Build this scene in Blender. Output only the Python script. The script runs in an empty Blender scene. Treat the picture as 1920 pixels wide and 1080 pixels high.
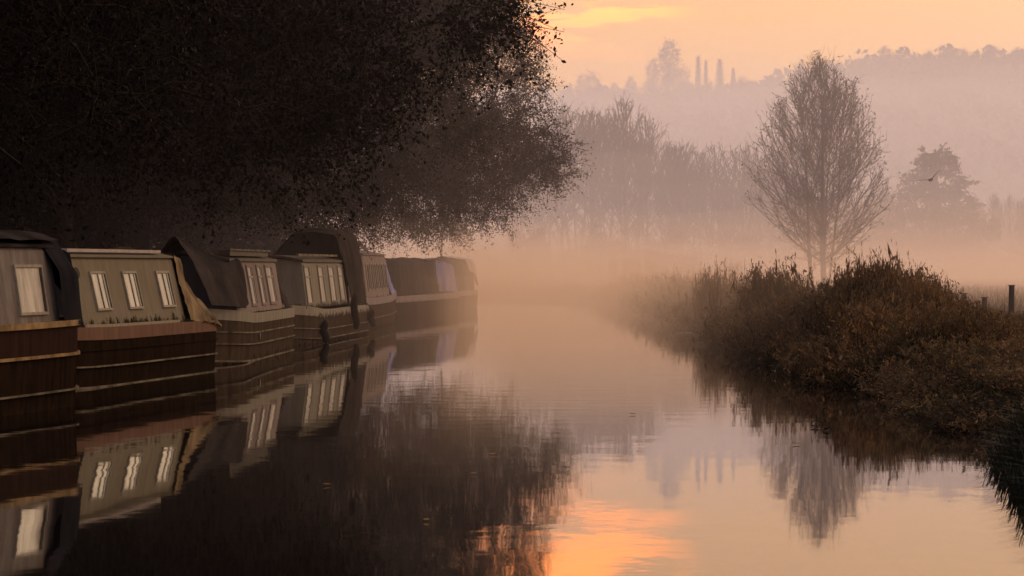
import bpy, math, random
import numpy as np
from mathutils import Vector, Matrix

R = math.radians
scene = bpy.context.scene
COL = scene.collection

# ------------------------------------------------------------------ helpers
def tag(o, label=None, cat=None, group=None, kind=None):
    if label: o['label'] = label
    if cat: o['category'] = cat
    if group: o['group'] = group
    if kind: o['kind'] = kind
    return o

def empty(name, loc=(0, 0, 0), rz=0.0, label=None, cat=None, group=None):
    o = bpy.data.objects.new(name, None)
    o.empty_display_size = 0.3
    COL.objects.link(o)
    o.location = loc
    o.rotation_euler = (0, 0, rz)
    return tag(o, label, cat, group)

def link(name, me, mat, parent=None, loc=None):
    o = bpy.data.objects.new(name, me)
    COL.objects.link(o)
    if mat is not None and not me.materials:
        me.materials.append(mat)
    if parent is not None: o.parent = parent
    if loc is not None: o.location = loc
    return o

def copy_tree(o, parent=None):
    c = o.copy()
    COL.objects.link(c)
    c.parent = parent
    for ch in list(o.children):
        copy_tree(ch, c)
    return c

class MB:
    """collects vertices and faces for ONE mesh"""
    def __init__(s):
        s.v = []; s.f = []; s.n = 0
    def add(s, verts, faces):
        verts = np.asarray(verts, dtype=np.float64).reshape(-1, 3)
        s.v.append(verts)
        b = s.n
        s.f.extend([tuple(int(i) + b for i in f) for f in faces])
        s.n += len(verts)
    def grid(s, P, closed_u=False, closed_v=False):
        """P (nu, nv, 3)"""
        P = np.asarray(P, float)
        nu, nv = P.shape[:2]
        fs = []
        for i in range(nu if closed_u else nu - 1):
            for j in range(nv if closed_v else nv - 1):
                a = i * nv + j; b = ((i + 1) % nu) * nv + j
                c = ((i + 1) % nu) * nv + (j + 1) % nv; d = i * nv + (j + 1) % nv
                fs.append((a, b, c, d))
        s.add(P.reshape(-1, 3), fs)
    def box(s, c, d, frame=None):
        """box at centre c with full sizes d; frame = (origin, ex, ey, ez)"""
        c = np.array(c, float); h = np.array(d, float) / 2
        q = np.array([[x, y, z] for z in (-1, 1) for y in (-1, 1) for x in (-1, 1)], float) * h + c
        if frame is not None:
            o, ex, ey, ez = [np.array(k, float) for k in frame]
            q = o + q[:, :1] * ex + q[:, 1:2] * ey + q[:, 2:3] * ez
        s.add(q, [(0, 2, 3, 1), (4, 5, 7, 6), (0, 1, 5, 4), (2, 6, 7, 3), (0, 4, 6, 2), (1, 3, 7, 5)])
    def tube(s, pts, rad, k=8, cap=True):
        pts = np.asarray(pts, float); n = len(pts)
        rad = np.broadcast_to(np.asarray(rad, float), (n,))
        t = np.gradient(pts, axis=0)
        t /= np.linalg.norm(t, axis=1)[:, None] + 1e-9
        ref = np.array([0, 0, 1.0]) if abs(t[0][2]) < 0.9 else np.array([1.0, 0, 0])
        rings = []
        for i in range(n):
            u = np.cross(t[i], ref); u /= np.linalg.norm(u) + 1e-9
            w = np.cross(t[i], u)
            a = np.arange(k) * 2 * math.pi / k
            rings.append(pts[i] + rad[i] * (np.cos(a)[:, None] * u + np.sin(a)[:, None] * w))
        base = s.n
        s.grid(np.array(rings), closed_v=True)
        if cap:
            s.f.append(tuple(base + j for j in range(k)))
            s.f.append(tuple(base + (n - 1) * k + j for j in reversed(range(k))))
    def build(s, name, mat, parent=None, smooth=False):
        me = bpy.data.meshes.new(name)
        me.from_pydata(np.concatenate(s.v).tolist(), [], s.f)
        me.validate()
        if smooth:
            me.polygons.foreach_set('use_smooth', [True] * len(me.polygons))
        return link(name, me, mat, parent)

def quads_mesh(name, V, k=4, smooth=False):
    """V (N, k, 3): N separate k-gons, built fast"""
    N = len(V)
    me = bpy.data.meshes.new(name)
    me.vertices.add(N * k); me.loops.add(N * k); me.polygons.add(N)
    me.vertices.foreach_set('co', np.ascontiguousarray(V, dtype=np.float32).ravel())
    me.loops.foreach_set('vertex_index', np.arange(N * k, dtype=np.int32))
    me.polygons.foreach_set('loop_start', np.arange(0, N * k, k, dtype=np.int32))
    me.polygons.foreach_set('loop_total', np.full(N, k, dtype=np.int32))
    me.update(calc_edges=True)
    return me

def mesh_vf(name, V, F, smooth=False):
    """V (n,3), F (m,4) arrays"""
    me = bpy.data.meshes.new(name)
    m, k = F.shape
    me.vertices.add(len(V)); me.loops.add(m * k); me.polygons.add(m)
    me.vertices.foreach_set('co', np.ascontiguousarray(V, dtype=np.float32).ravel())
    me.loops.foreach_set('vertex_index', np.ascontiguousarray(F, dtype=np.int32).ravel())
    me.polygons.foreach_set('loop_start', np.arange(0, m * k, k, dtype=np.int32))
    me.polygons.foreach_set('loop_total', np.full(m, k, dtype=np.int32))
    me.update(calc_edges=True)
    if smooth:
        me.polygons.foreach_set('use_smooth', np.ones(m, dtype=bool))
    return me

def seg_tubes(segs, k=3):
    """segs: array (N, 8): p0 xyz, p1 xyz, r0, r1 -> (V, F) prisms"""
    S = np.asarray(segs, float)
    p0, p1, r0, r1 = S[:, :3], S[:, 3:6], S[:, 6], S[:, 7]
    t = p1 - p0
    t /= np.linalg.norm(t, axis=1)[:, None] + 1e-9
    ref = np.where(np.abs(t[:, 2:3]) < 0.9, np.array([[0, 0, 1.0]]), np.array([[1.0, 0, 0]]))
    u = np.cross(t, ref); u /= np.linalg.norm(u, axis=1)[:, None] + 1e-9
    w = np.cross(t, u)
    a = np.arange(k) * 2 * math.pi / k
    ring = np.cos(a)[None, :, None] * u[:, None, :] + np.sin(a)[None, :, None] * w[:, None, :]
    A = p0[:, None, :] + r0[:, None, None] * ring
    B = p1[:, None, :] + r1[:, None, None] * ring
    N = len(S)
    V = np.concatenate([A, B], axis=1).reshape(-1, 3)
    base = (np.arange(N) * 2 * k)[:, None, None]
    j = np.arange(k)
    f = np.stack([j, (j + 1) % k, k + (j + 1) % k, k + j], axis=1)[None]
    return V, (base + f).reshape(-1, 4)

def leaf_quads(C, size, rng, droop=0.0, aspect=0.5):
    """one rhombic leaf at each centre"""
    N = len(C)
    a = rng.normal(size=(N, 3)); a[:, 2] -= droop
    a /= np.linalg.norm(a, axis=1)[:, None] + 1e-9
    b = np.cross(a, rng.normal(size=(N, 3)))
    b /= np.linalg.norm(b, axis=1)[:, None] + 1e-9
    L = (size * rng.uniform(0.6, 1.3, N))[:, None]
    V = np.stack([C - a * L * 0.5, C + b * L * aspect * 0.5, C + a * L * 0.5, C - b * L * aspect * 0.5], axis=1)
    return V

def join_vf(parts):
    Vs, Fs, n = [], [], 0
    for V, F in parts:
        Vs.append(V); Fs.append(F + n); n += len(V)
    return np.concatenate(Vs), np.concatenate(Fs)

def quads_vf(Q):
    N = len(Q)
    return Q.reshape(-1, 3), np.arange(N * 4).reshape(N, 4)

def sstep(a, b, x):
    t = np.clip((np.asarray(x, float) - a) / (b - a), 0, 1)
    return t * t * (3 - 2 * t)

# ------------------------------------------------------------------ materials
def new_mat(name):
    m = bpy.data.materials.new(name)
    m.use_nodes = True
    nt = m.node_tree
    return m, nt, nt.nodes['Principled BSDF'], nt.nodes['Material Output']

def nd(nt, typ, **kw):
    n = nt.nodes.new(typ)
    for k, v in kw.items():
        if k in n.inputs: n.inputs[k].default_value = v
        else: setattr(n, k, v)
    return n

def ramp(nt, stops, interp='LINEAR'):
    n = nt.nodes.new('ShaderNodeValToRGB')
    e = n.color_ramp.elements
    n.color_ramp.interpolation = interp
    while len(e) < len(stops): e.new(0.5)
    for i, (p, c) in enumerate(stops):
        e[i].position = p
        e[i].color = (*c, 1) if len(c) == 3 else c
    return n

def leaf_mat(name, cols, rough=0.7, trans=0.25, tip=None):
    """foliage: a colour per leaf, slightly translucent"""
    m, nt, p, out = new_mat(name)
    L = nt.links.new
    g = nd(nt, 'ShaderNodeNewGeometry')
    n = len(cols)
    r = ramp(nt, [(i / max(n - 1, 1), c) for i, c in enumerate(cols)])
    L(g.outputs['Random Per Island'], r.inputs[0])
    oi = nd(nt, 'ShaderNodeObjectInfo')
    hv = nd(nt, 'ShaderNodeHueSaturation')
    mr = nd(nt, 'ShaderNodeMapRange'); mr.inputs[3].default_value = 0.42; mr.inputs[4].default_value = 1.55
    L(oi.outputs['Random'], mr.inputs[0]); L(mr.outputs[0], hv.inputs['Value'])
    src = r.outputs[0]
    if tip is not None:      # dry tips paler, with some sun on them painted in
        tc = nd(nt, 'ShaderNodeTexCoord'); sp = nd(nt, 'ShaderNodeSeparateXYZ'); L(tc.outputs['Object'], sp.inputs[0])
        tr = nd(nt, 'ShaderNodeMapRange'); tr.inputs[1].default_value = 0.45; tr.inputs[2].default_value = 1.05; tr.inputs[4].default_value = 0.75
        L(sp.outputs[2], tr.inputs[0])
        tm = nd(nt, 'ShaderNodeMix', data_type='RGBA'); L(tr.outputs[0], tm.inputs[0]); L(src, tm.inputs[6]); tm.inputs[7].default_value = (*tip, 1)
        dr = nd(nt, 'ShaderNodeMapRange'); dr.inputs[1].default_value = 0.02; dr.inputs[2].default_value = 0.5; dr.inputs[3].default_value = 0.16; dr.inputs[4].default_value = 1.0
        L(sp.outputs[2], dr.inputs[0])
        dm = nd(nt, 'ShaderNodeMix', data_type='RGBA'); L(dr.outputs[0], dm.inputs[0]); dm.inputs[6].default_value = (0.010, 0.008, 0.006, 1); L(tm.outputs[2], dm.inputs[7])  # dark feet: waterline shade and decay painted into the leaf colour
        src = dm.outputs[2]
    L(src, hv.inputs['Color'])
    L(hv.outputs[0], p.inputs['Base Color'])
    p.inputs['Roughness'].default_value = rough
    p.inputs['Specular IOR Level'].default_value = 0.2
    if trans > 0:
        t = nd(nt, 'ShaderNodeBsdfTranslucent'); L(hv.outputs[0], t.inputs[0])
        mx = nd(nt, 'ShaderNodeMixShader'); mx.inputs[0].default_value = trans
        L(p.outputs[0], mx.inputs[1]); L(t.outputs[0], mx.inputs[2]); L(mx.outputs[0], out.inputs[0])
    return m

def noise_mat(name, c1, c2, scale=3.0, stretch=(1, 1, 1), rough=0.7, detail=6, bump=0.0, c3=None, spec=0.3, rough2=None):
    """two or three colours broken up by noise in object space"""
    m, nt, p, out = new_mat(name)
    L = nt.links.new
    tc = nd(nt, 'ShaderNodeTexCoord')
    mp = nd(nt, 'ShaderNodeMapping'); mp.inputs['Scale'].default_value = stretch
    L(tc.outputs['Object'], mp.inputs[0])
    n = nd(nt, 'ShaderNodeTexNoise', Scale=scale, Detail=detail, Roughness=0.62)
    L(mp.outputs[0], n.inputs['Vector'])
    st = [(0.32, c1), (0.68, c2)] if c3 is None else [(0.28, c1), (0.5, c2), (0.72, c3)]
    r = ramp(nt, st)
    L(n.outputs['Fac'], r.inputs[0]); L(r.outputs[0], p.inputs['Base Color'])
    p.inputs['Roughness'].default_value = rough
    p.inputs['Specular IOR Level'].default_value = spec
    if rough2 is not None:
        mr = nd(nt, 'ShaderNodeMapRange'); mr.inputs[3].default_value = rough; mr.inputs[4].default_value = rough2
        L(n.outputs['Fac'], mr.inputs[0]); L(mr.outputs[0], p.inputs['Roughness'])
    if bump:
        b = nd(nt, 'ShaderNodeBump', Strength=bump, Distance=0.02)
        L(n.outputs['Fac'], b.inputs['Height']); L(b.outputs[0], p.inputs['Normal'])
    return m

def paint_mat(name, base, grime, z0, z1, streak=0.5, rough=0.7, patch=None, spec=0.0):
    """weathered boat paint: vertical rain streaks, dirt creeping up from z0 and fading by z1, object space"""
    m, nt, p, out = new_mat(name)
    L = nt.links.new
    tc = nd(nt, 'ShaderNodeTexCoord')
    mp = nd(nt, 'ShaderNodeMapping'); mp.inputs['Scale'].default_value = (2.6, 2.6, 0.45)
    L(tc.outputs['Object'], mp.inputs[0])
    n = nd(nt, 'ShaderNodeTexNoise', Scale=2.2, Detail=7, Roughness=0.65)
    L(mp.outputs[0], n.inputs['Vector'])
    n2 = nd(nt, 'ShaderNodeTexNoise', Scale=5.0, Detail=8, Roughness=0.7)
    L(tc.outputs['Object'], n2.inputs['Vector'])
    mr = nd(nt, 'ShaderNodeMapRange'); mr.inputs[1].default_value = 0.38; mr.inputs[2].default_value = 0.75
    L(n.outputs['Fac'], mr.inputs[0])
    ms = nd(nt, 'ShaderNodeMath', operation='MULTIPLY'); ms.inputs[1].default_value = streak
    L(mr.outputs[0], ms.inputs[0])
    mix = nd(nt, 'ShaderNodeMix', data_type='RGBA')
    mix.inputs[6].default_value = (*base, 1); mix.inputs[7].default_value = (*grime, 1)
    L(ms.outputs[0], mix.inputs[0])
    # ragged dirt band near the bottom
    sep = nd(nt, 'ShaderNodeSeparateXYZ'); L(tc.outputs['Object'], sep.inputs[0])
    zz = nd(nt, 'ShaderNodeMapRange'); zz.inputs[1].default_value = z0; zz.inputs[2].default_value = z1
    zz.inputs[3].default_value = 1; zz.inputs[4].default_value = 0
    L(sep.outputs[2], zz.inputs[0])
    ad = nd(nt, 'ShaderNodeMath', operation='ADD'); L(zz.outputs[0], ad.inputs[0])
    sc = nd(nt, 'ShaderNodeMath', operation='MULTIPLY_ADD'); sc.inputs[1].default_value = 2.4; sc.inputs[2].default_value = -1.75
    L(n2.outputs['Fac'], sc.inputs[0]); L(sc.outputs[0], ad.inputs[1])
    cl = nd(nt, 'ShaderNodeMapRange'); cl.inputs[1].default_value = 0.05; cl.inputs[2].default_value = 0.35
    L(ad.outputs[0], cl.inputs[0])
    mix2 = nd(nt, 'ShaderNodeMix', data_type='RGBA')
    L(cl.outputs[0], mix2.inputs[0]); L(mix.outputs[2], mix2.inputs[6])
    mix2.inputs[7].default_value = (*(patch or tuple(c * 0.35 for c in grime)), 1)
    L(mix2.outputs[2], p.inputs['Base Color'])
    p.inputs['Roughness'].default_value = rough
    p.inputs['Specular IOR Level'].default_value = spec
    b = nd(nt, 'ShaderNodeBump', Strength=0.15, Distance=0.01)
    L(n2.outputs['Fac'], b.inputs['Height']); L(b.outputs[0], p.inputs['Normal'])
    return m

M = {}
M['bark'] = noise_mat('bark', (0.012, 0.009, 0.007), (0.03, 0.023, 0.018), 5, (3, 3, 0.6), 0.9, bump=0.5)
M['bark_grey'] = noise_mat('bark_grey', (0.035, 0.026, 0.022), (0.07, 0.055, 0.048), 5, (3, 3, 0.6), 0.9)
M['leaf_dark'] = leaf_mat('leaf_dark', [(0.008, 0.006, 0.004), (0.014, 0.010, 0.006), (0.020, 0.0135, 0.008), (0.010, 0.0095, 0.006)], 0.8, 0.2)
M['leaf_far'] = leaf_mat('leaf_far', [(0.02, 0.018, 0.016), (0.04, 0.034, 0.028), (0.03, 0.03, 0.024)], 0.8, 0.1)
M['leaf_dead'] = leaf_mat('leaf_dead', [(0.02, 0.013, 0.01), (0.05, 0.03, 0.018)], 0.8, 0.15)
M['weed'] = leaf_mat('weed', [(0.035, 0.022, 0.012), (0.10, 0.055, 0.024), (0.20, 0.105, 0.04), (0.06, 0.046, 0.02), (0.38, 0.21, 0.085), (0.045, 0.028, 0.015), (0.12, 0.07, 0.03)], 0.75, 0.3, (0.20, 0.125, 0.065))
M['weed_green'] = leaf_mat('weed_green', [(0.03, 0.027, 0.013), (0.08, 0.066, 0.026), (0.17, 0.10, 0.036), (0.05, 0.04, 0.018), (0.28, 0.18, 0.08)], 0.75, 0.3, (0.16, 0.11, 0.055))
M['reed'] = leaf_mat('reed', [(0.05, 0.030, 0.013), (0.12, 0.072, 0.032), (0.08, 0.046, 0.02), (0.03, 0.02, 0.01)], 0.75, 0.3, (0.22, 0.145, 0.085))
M['grass'] = leaf_mat('grass', [(0.008, 0.010, 0.004), (0.016, 0.018, 0.006), (0.026, 0.024, 0.010), (0.03, 0.022, 0.011)], 0.75, 0.2)

# ------------------------------------------------------------------ ground, banks, hills
def xl(d): return np.interp(d, [-40, 40, 60, 80, 100, 130, 150, 175, 210, 240], [-9.0, -8.2, -7.5, -6.9, -6.3, -4.5, -3.8, -8.5, -30, -60])
def xr(d): return np.interp(d, [-40, 20, 24, 27, 29, 32, 36, 41, 46, 50, 90, 140, 160, 175, 190, 215, 240], [3.3, 3.7, 3.92, 4.1, 4.4, 5.0, 5.3, 5.42, 5.33, 5.2, 5.3, 5.1, 3.6, 0.0, -8, -30, -60])

def hill(x, y):
    base = np.interp(x, [-1500, -300, -60, 10, 60, 105, 150, 260, 1500], [30, 40, 45, 45, 46, 56, 57, 52, 30])
    return base * sstep(480, 960, y) * (1 - 0.7 * sstep(1020, 1700, y))

def ground_z(x, y):
    x = np.asarray(x, float); y = np.asarray(y, float)
    l, r = xl(y), xr(y)
    d = np.maximum(l - x, x - r)                      # > 0 on land
    z = np.interp(d, [-1.2, -0.25, 0.0, 0.25, 0.8, 2.0, 6], [-0.9, -0.5, -0.08, 0.16, 0.30, 0.42, 0.5])
    z = z + 0.06 * np.sin(x * 0.9 + y * 0.37) * np.sin(y * 0.53 - x * 0.2) * (d > 0.6)
    z = z + np.where((x > r), 0.42 * (1 - sstep(26.5, 31.5, y)) * sstep(0.0, 0.6, d), 0)
    z = np.where(y > 240, 0.5, z)
    return z + hill(x, y)

def build_ground():
    ys = np.unique(np.concatenate([np.arange(-40, 60, 1.0), np.arange(60, 250, 3), np.arange(250, 480, 25), np.arange(480, 1100, 25), np.arange(1100, 2600, 150), [3500, 6000]]))
    offs = np.array([0, .12, .25, .5, .8, 1.3, 2, 3.2, 5, 8, 12, 18, 26, 36, 48, 64, 80, 100, 125, 150, 190, 260, 400, 700, 1200, 2500, 5000])
    inner = np.linspace(0, 1, 12)
    rows = []
    for y in ys:
        l, r = float(xl(y)), float(xr(y))
        xs = np.concatenate([l - offs[::-1], l + (r - l) * inner[1:-1], r + offs])
        rows.append(np.stack([xs, np.full_like(xs, y), ground_z(xs, np.full_like(xs, y))], axis=1))
    mb = MB(); mb.grid(np.array(rows)[:, ::-1])
    m, nt, p, out = new_mat('earth_and_grass')
    L = nt.links.new
    tc = nd(nt, 'ShaderNodeTexCoord')
    n1 = nd(nt, 'ShaderNodeTexNoise', Scale=0.35, Detail=8, Roughness=0.65); L(tc.outputs['Object'], n1.inputs['Vector'])
    n2 = nd(nt, 'ShaderNodeTexNoise', Scale=9, Detail=6, Roughness=0.7); L(tc.outputs['Object'], n2.inputs['Vector'])
    mx = nd(nt, 'ShaderNodeMath', operation='MULTIPLY'); L(n1.outputs[0], mx.inputs[0]); L(n2.outputs[0], mx.inputs[1])
    r = ramp(nt, [(0.12, (0.022, 0.018, 0.010)), (0.25, (0.045, 0.042, 0.018)), (0.42, (0.075, 0.058, 0.028))])
    L(mx.outputs[0], r.inputs[0]); L(r.outputs[0], p.inputs['Base Color'])
    p.inputs['Roughness'].default_value = 0.95; p.inputs['Specular IOR Level'].default_value = 0.1
    b = nd(nt, 'ShaderNodeBump', Strength=0.6, Distance=0.1); L(n2.outputs[0], b.inputs['Height']); L(b.outputs[0], p.inputs['Normal'])
    tag(mb.build('ground', m, smooth=True), kind='structure')

def build_water():
    ys = np.arange(-40, 246, 2.0)
    P = np.array([[[float(xl(y)) - 2.5 if k == 0 else float(xr(y)) + 2.5, y, 0.0] for k in (0, 1)] for y in ys])
    mb = MB(); mb.grid(P[:, ::-1])
    m, nt, p, out = new_mat('canal_water')
    L = nt.links.new
    p.inputs['Base Color'].default_value = (0.010, 0.0075, 0.006, 1)
    p.inputs['Roughness'].default_value = 0.026
    p.inputs['IOR'].default_value = 1.333
    tc = nd(nt, 'ShaderNodeTexCoord')
    def nz(scale, sx, sy, detail=2):
        mp = nd(nt, 'ShaderNodeMapping'); mp.inputs['Scale'].default_value = (sx, sy, 1)
        L(tc.outputs['Object'], mp.inputs[0])
        n = nd(nt, 'ShaderNodeTexNoise', Scale=scale, Detail=detail, Roughness=0.5); L(mp.outputs[0], n.inputs['Vector'])
        return n
    a = nz(1.6, 1.0, 0.5, 3)          # slow undulation
    c = nz(0.22, 1.0, 0.4, 3)         # patches: where the surface is calm and where it is stirred
    mr = nd(nt, 'ShaderNodeMapRange'); mr.inputs[1].default_value = 0.38; mr.inputs[2].default_value = 0.68
    mr.inputs[3].default_value = 0.25; mr.inputs[4].default_value = 1.0
    L(c.outputs[0], mr.inputs[0])
    h = nd(nt, 'ShaderNodeMath', operation='MULTIPLY'); L(a.outputs[0], h.inputs[0]); L(mr.outputs[0], h.inputs[1])
    # a spreading ring of ripples, seen edge-on out on the water
    vm = nd(nt, 'ShaderNodeVectorMath', operation='SUBTRACT'); vm.inputs[1].default_value = (0.5, 44.0, 0)
    L(tc.outputs['Object'], vm.inputs[0])
    ln = nd(nt, 'ShaderNodeVectorMath', operation='LENGTH'); L(vm.outputs[0], ln.inputs[0])
    sn = nd(nt, 'ShaderNodeMath', operation='MULTIPLY'); sn.inputs[1].default_value = 7.0; wob = nd(nt, 'ShaderNodeMath', operation='MULTIPLY_ADD'); wob.inputs[1].default_value = 3.0; L(c.outputs[0], wob.inputs[0]); L(ln.outputs['Value'], wob.inputs[2])
    L(wob.outputs[0], sn.inputs[0])
    si = nd(nt, 'ShaderNodeMath', operation='SINE'); L(sn.outputs[0], si.inputs[0])
    fo = nd(nt, 'ShaderNodeMapRange'); fo.inputs[1].default_value = 2.0; fo.inputs[2].default_value = 12.0
    fo.inputs[3].default_value = 1; fo.inputs[4].default_value = 0
    L(ln.outputs['Value'], fo.inputs[0])
    rp = nd(nt, 'ShaderNodeMath', operation='MULTIPLY'); L(si.outputs[0], rp.inputs[0]); L(fo.outputs[0], rp.inputs[1])
    rs = nd(nt, 'ShaderNodeMath', operation='MULTIPLY_ADD'); rs.inputs[1].default_value = 0.045
    L(rp.outputs[0], rs.inputs[0]); L(h.outputs[0], rs.inputs[2])
    b = nd(nt, 'ShaderNodeBump', Strength=1.0, Distance=0.0034)
    L(rs.outputs[0], b.inputs['Height']); L(b.outputs[0], p.inputs['Normal'])
    tag(mb.build('water', m), kind='structure')

# ------------------------------------------------------------------ trees
def bare_tree(seed, H, width, stems, l1=60, ang=(60, 22), rmin=0.006, twig=0.45, clear=0.12, spread2=0.35, n2=0.33, n3=0.28, up=0.09, stem_r=0.14, leaves=0, leaf=0.09, lv3=True, thin=1.0):
    """branching tree inside an envelope: width(h01) -> half width. Returns (trunk segs, twig segs, leaf centres)"""
    rng = np.random.default_rng(seed)
    trunk, twigs, tips = [], [], []
    def inside(p):
        h = p[2] / H
        return 0 <= h <= 1.0 and math.hypot(p[0], p[1]) < width(h) * (0.97 + 0.06 * math.sin(5 * math.atan2(p[1], p[0]) + seed + h * 9))
    def march(p, d, maxlen, r, rend, step, upb, wander, store, check=True):
        pts, rs = [np.array(p)], [r]
        n = max(2, int(maxlen / step))
        for i in range(n):
            d = d + rng.normal(0, wander, 3) + np.array([0, 0, upb])
            d = d / np.linalg.norm(d)
            q = pts[-1] + d * step
            if check and i > 1 and not inside(q): break
            rr = max(rend, r + (rend - r) * ((i + 1) / n))
            store.append([*pts[-1], *q, rs[-1], rr])
            pts.append(q); rs.append(rr)
        return pts, rs
    for (bx, by, tx, ty, hh, sr) in stems:
        n = 22; pts = []
        for i in range(n + 1):
            t = i / n
            e = t ** 0.8
            x = bx + (tx - bx) * e + 0.10 * math.sin(7 * t + seed + bx * 9) * t
            y = by + (ty - by) * e + 0.10 * math.cos(6 * t + seed) * t
            pts.append(np.array([x, y, H * hh * t]))
        rs = [max(rmin * 1.6, sr * (1 - 0.93 * (i / n) ** 0.75)) for i in range(n + 1)]
        trunk.append([*pts[0], 0, 0, -0.25, rs[0], max(rs[0], 0.12)])
        for i in range(n):
            trunk.append([*pts[i], *pts[i + 1], rs[i], rs[i + 1]])
        k1 = int(l1 * hh / len(stems)) if len(stems) > 1 else l1
        for j in range(k1):
            t = clear + (0.97 - clear) * (j + rng.uniform(0, 1)) / k1
            f = t * n; i = min(int(f), n - 1)
            p = pts[i] + (pts[i + 1] - pts[i]) * (f - i)
            az = j * 2.399 + rng.uniform(-0.5, 0.5) + bx * 3
            th = R(ang[0] + (ang[1] - ang[0]) * t + rng.uniform(-9, 9))
            d = np.array([math.sin(th) * math.cos(az), math.sin(th) * math.sin(az), math.cos(th)])
            r0 = max(rmin * 2, rs[i] * rng.uniform(0.28, 0.5) * thin)
            P1, R1 = march(p, d, H * 0.62, r0, rmin * 1.5, H * 0.026, up, 0.06, trunk if r0 > 0.03 else twigs)
            tips.append(P1[-1])
            L1 = len(P1) * H * 0.026
            m2 = int(L1 / n2)
            for q in range(m2):
                u = (q + rng.uniform(0.2, 1)) / m2 * (len(P1) - 1)
                i2 = min(int(u), len(P1) - 2)
                p2 = P1[i2] + (P1[i2 + 1] - P1[i2]) * (u - i2)
                dd = P1[i2 + 1] - P1[i2]; dd = dd / np.linalg.norm(dd)
                side = np.cross(dd, rng.normal(size=3)); side /= np.linalg.norm(side) + 1e-9
                d2 = dd * math.cos(R(34)) + side * math.sin(R(34)) + np.array([0, 0, 0.12])
                ml = H * 0.09 * rng.uniform(0.5, 1.6) * (1 - 0.35 * i2 / len(P1))
                P2, R2 = march(p2, d2, ml, max(rmin * 1.4, R1[i2] * 0.55), rmin, H * 0.02, up, 0.09, twigs)
                tips.append(P2[-1])
                if lv3:
                    m3 = int(len(P2) * H * 0.02 / n3) + 1
                    for q3 in range(m3):
                        i3 = rng.integers(0, len(P2))
                        d3 = d2 / np.linalg.norm(d2) + rng.normal(0, 0.55, 3) + np.array([0, 0, 0.15])
                        d3 /= np.linalg.norm(d3)
                        l3 = twig * rng.uniform(0.5, 1.3)
                        P3, _ = march(P2[i3], d3, l3, rmin, rmin * 0.7, l3 / 2.0, 0.05, 0.14, twigs, False)
                        tips.append(P3[-1])
    tips = np.array(tips)
    if leaves:
        # last leaves cling to the top and the outside
        w = np.clip(np.linalg.norm(tips[:, :2], axis=1) / (0.01 + np.array([width(min(1, max(0, z / H))) for z in tips[:, 2]])), 0, 1) ** 2 + tips[:, 2] / H
        idx = rng.choice(len(tips), leaves, p=w / w.sum())
        lc = tips[idx] + rng.normal(0, 0.05, (leaves, 3))
    else:
        lc = np.zeros((0, 3))
    return np.array(trunk), np.array(twigs), leaf_quads(lc, leaf, rng, 0.4, 0.7) if leaves else None

def tree_object(name, data, label, cat, group, mats=('bark_grey', 'bark_grey', 'leaf_dead'), loc=(0, 0, 0)):
    trunk, twigs, lq = data
    t = empty(name, loc, 0, label, cat, group)
    V, F = seg_tubes(trunk, 6)
    link('trunk', mesh_vf('trunk', V, F, True), M[mats[0]], t)
    V, F = seg_tubes(twigs, 3)
    me = mesh_vf('crown', V, F) if lq is None else None
    if lq is not None:
        nt_ = len(F)
        V, F = join_vf([(V, F), quads_vf(lq)])
        me = mesh_vf('crown', V, F)
        me.materials.append(M[mats[1]]); me.materials.append(M[mats[2]])
        mi = np.zeros(len(F), dtype=np.int32); mi[nt_:] = 1
        me.polygons.foreach_set('material_index', mi)
    link('crown', me, M[mats[1]], t)
    return t

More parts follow.
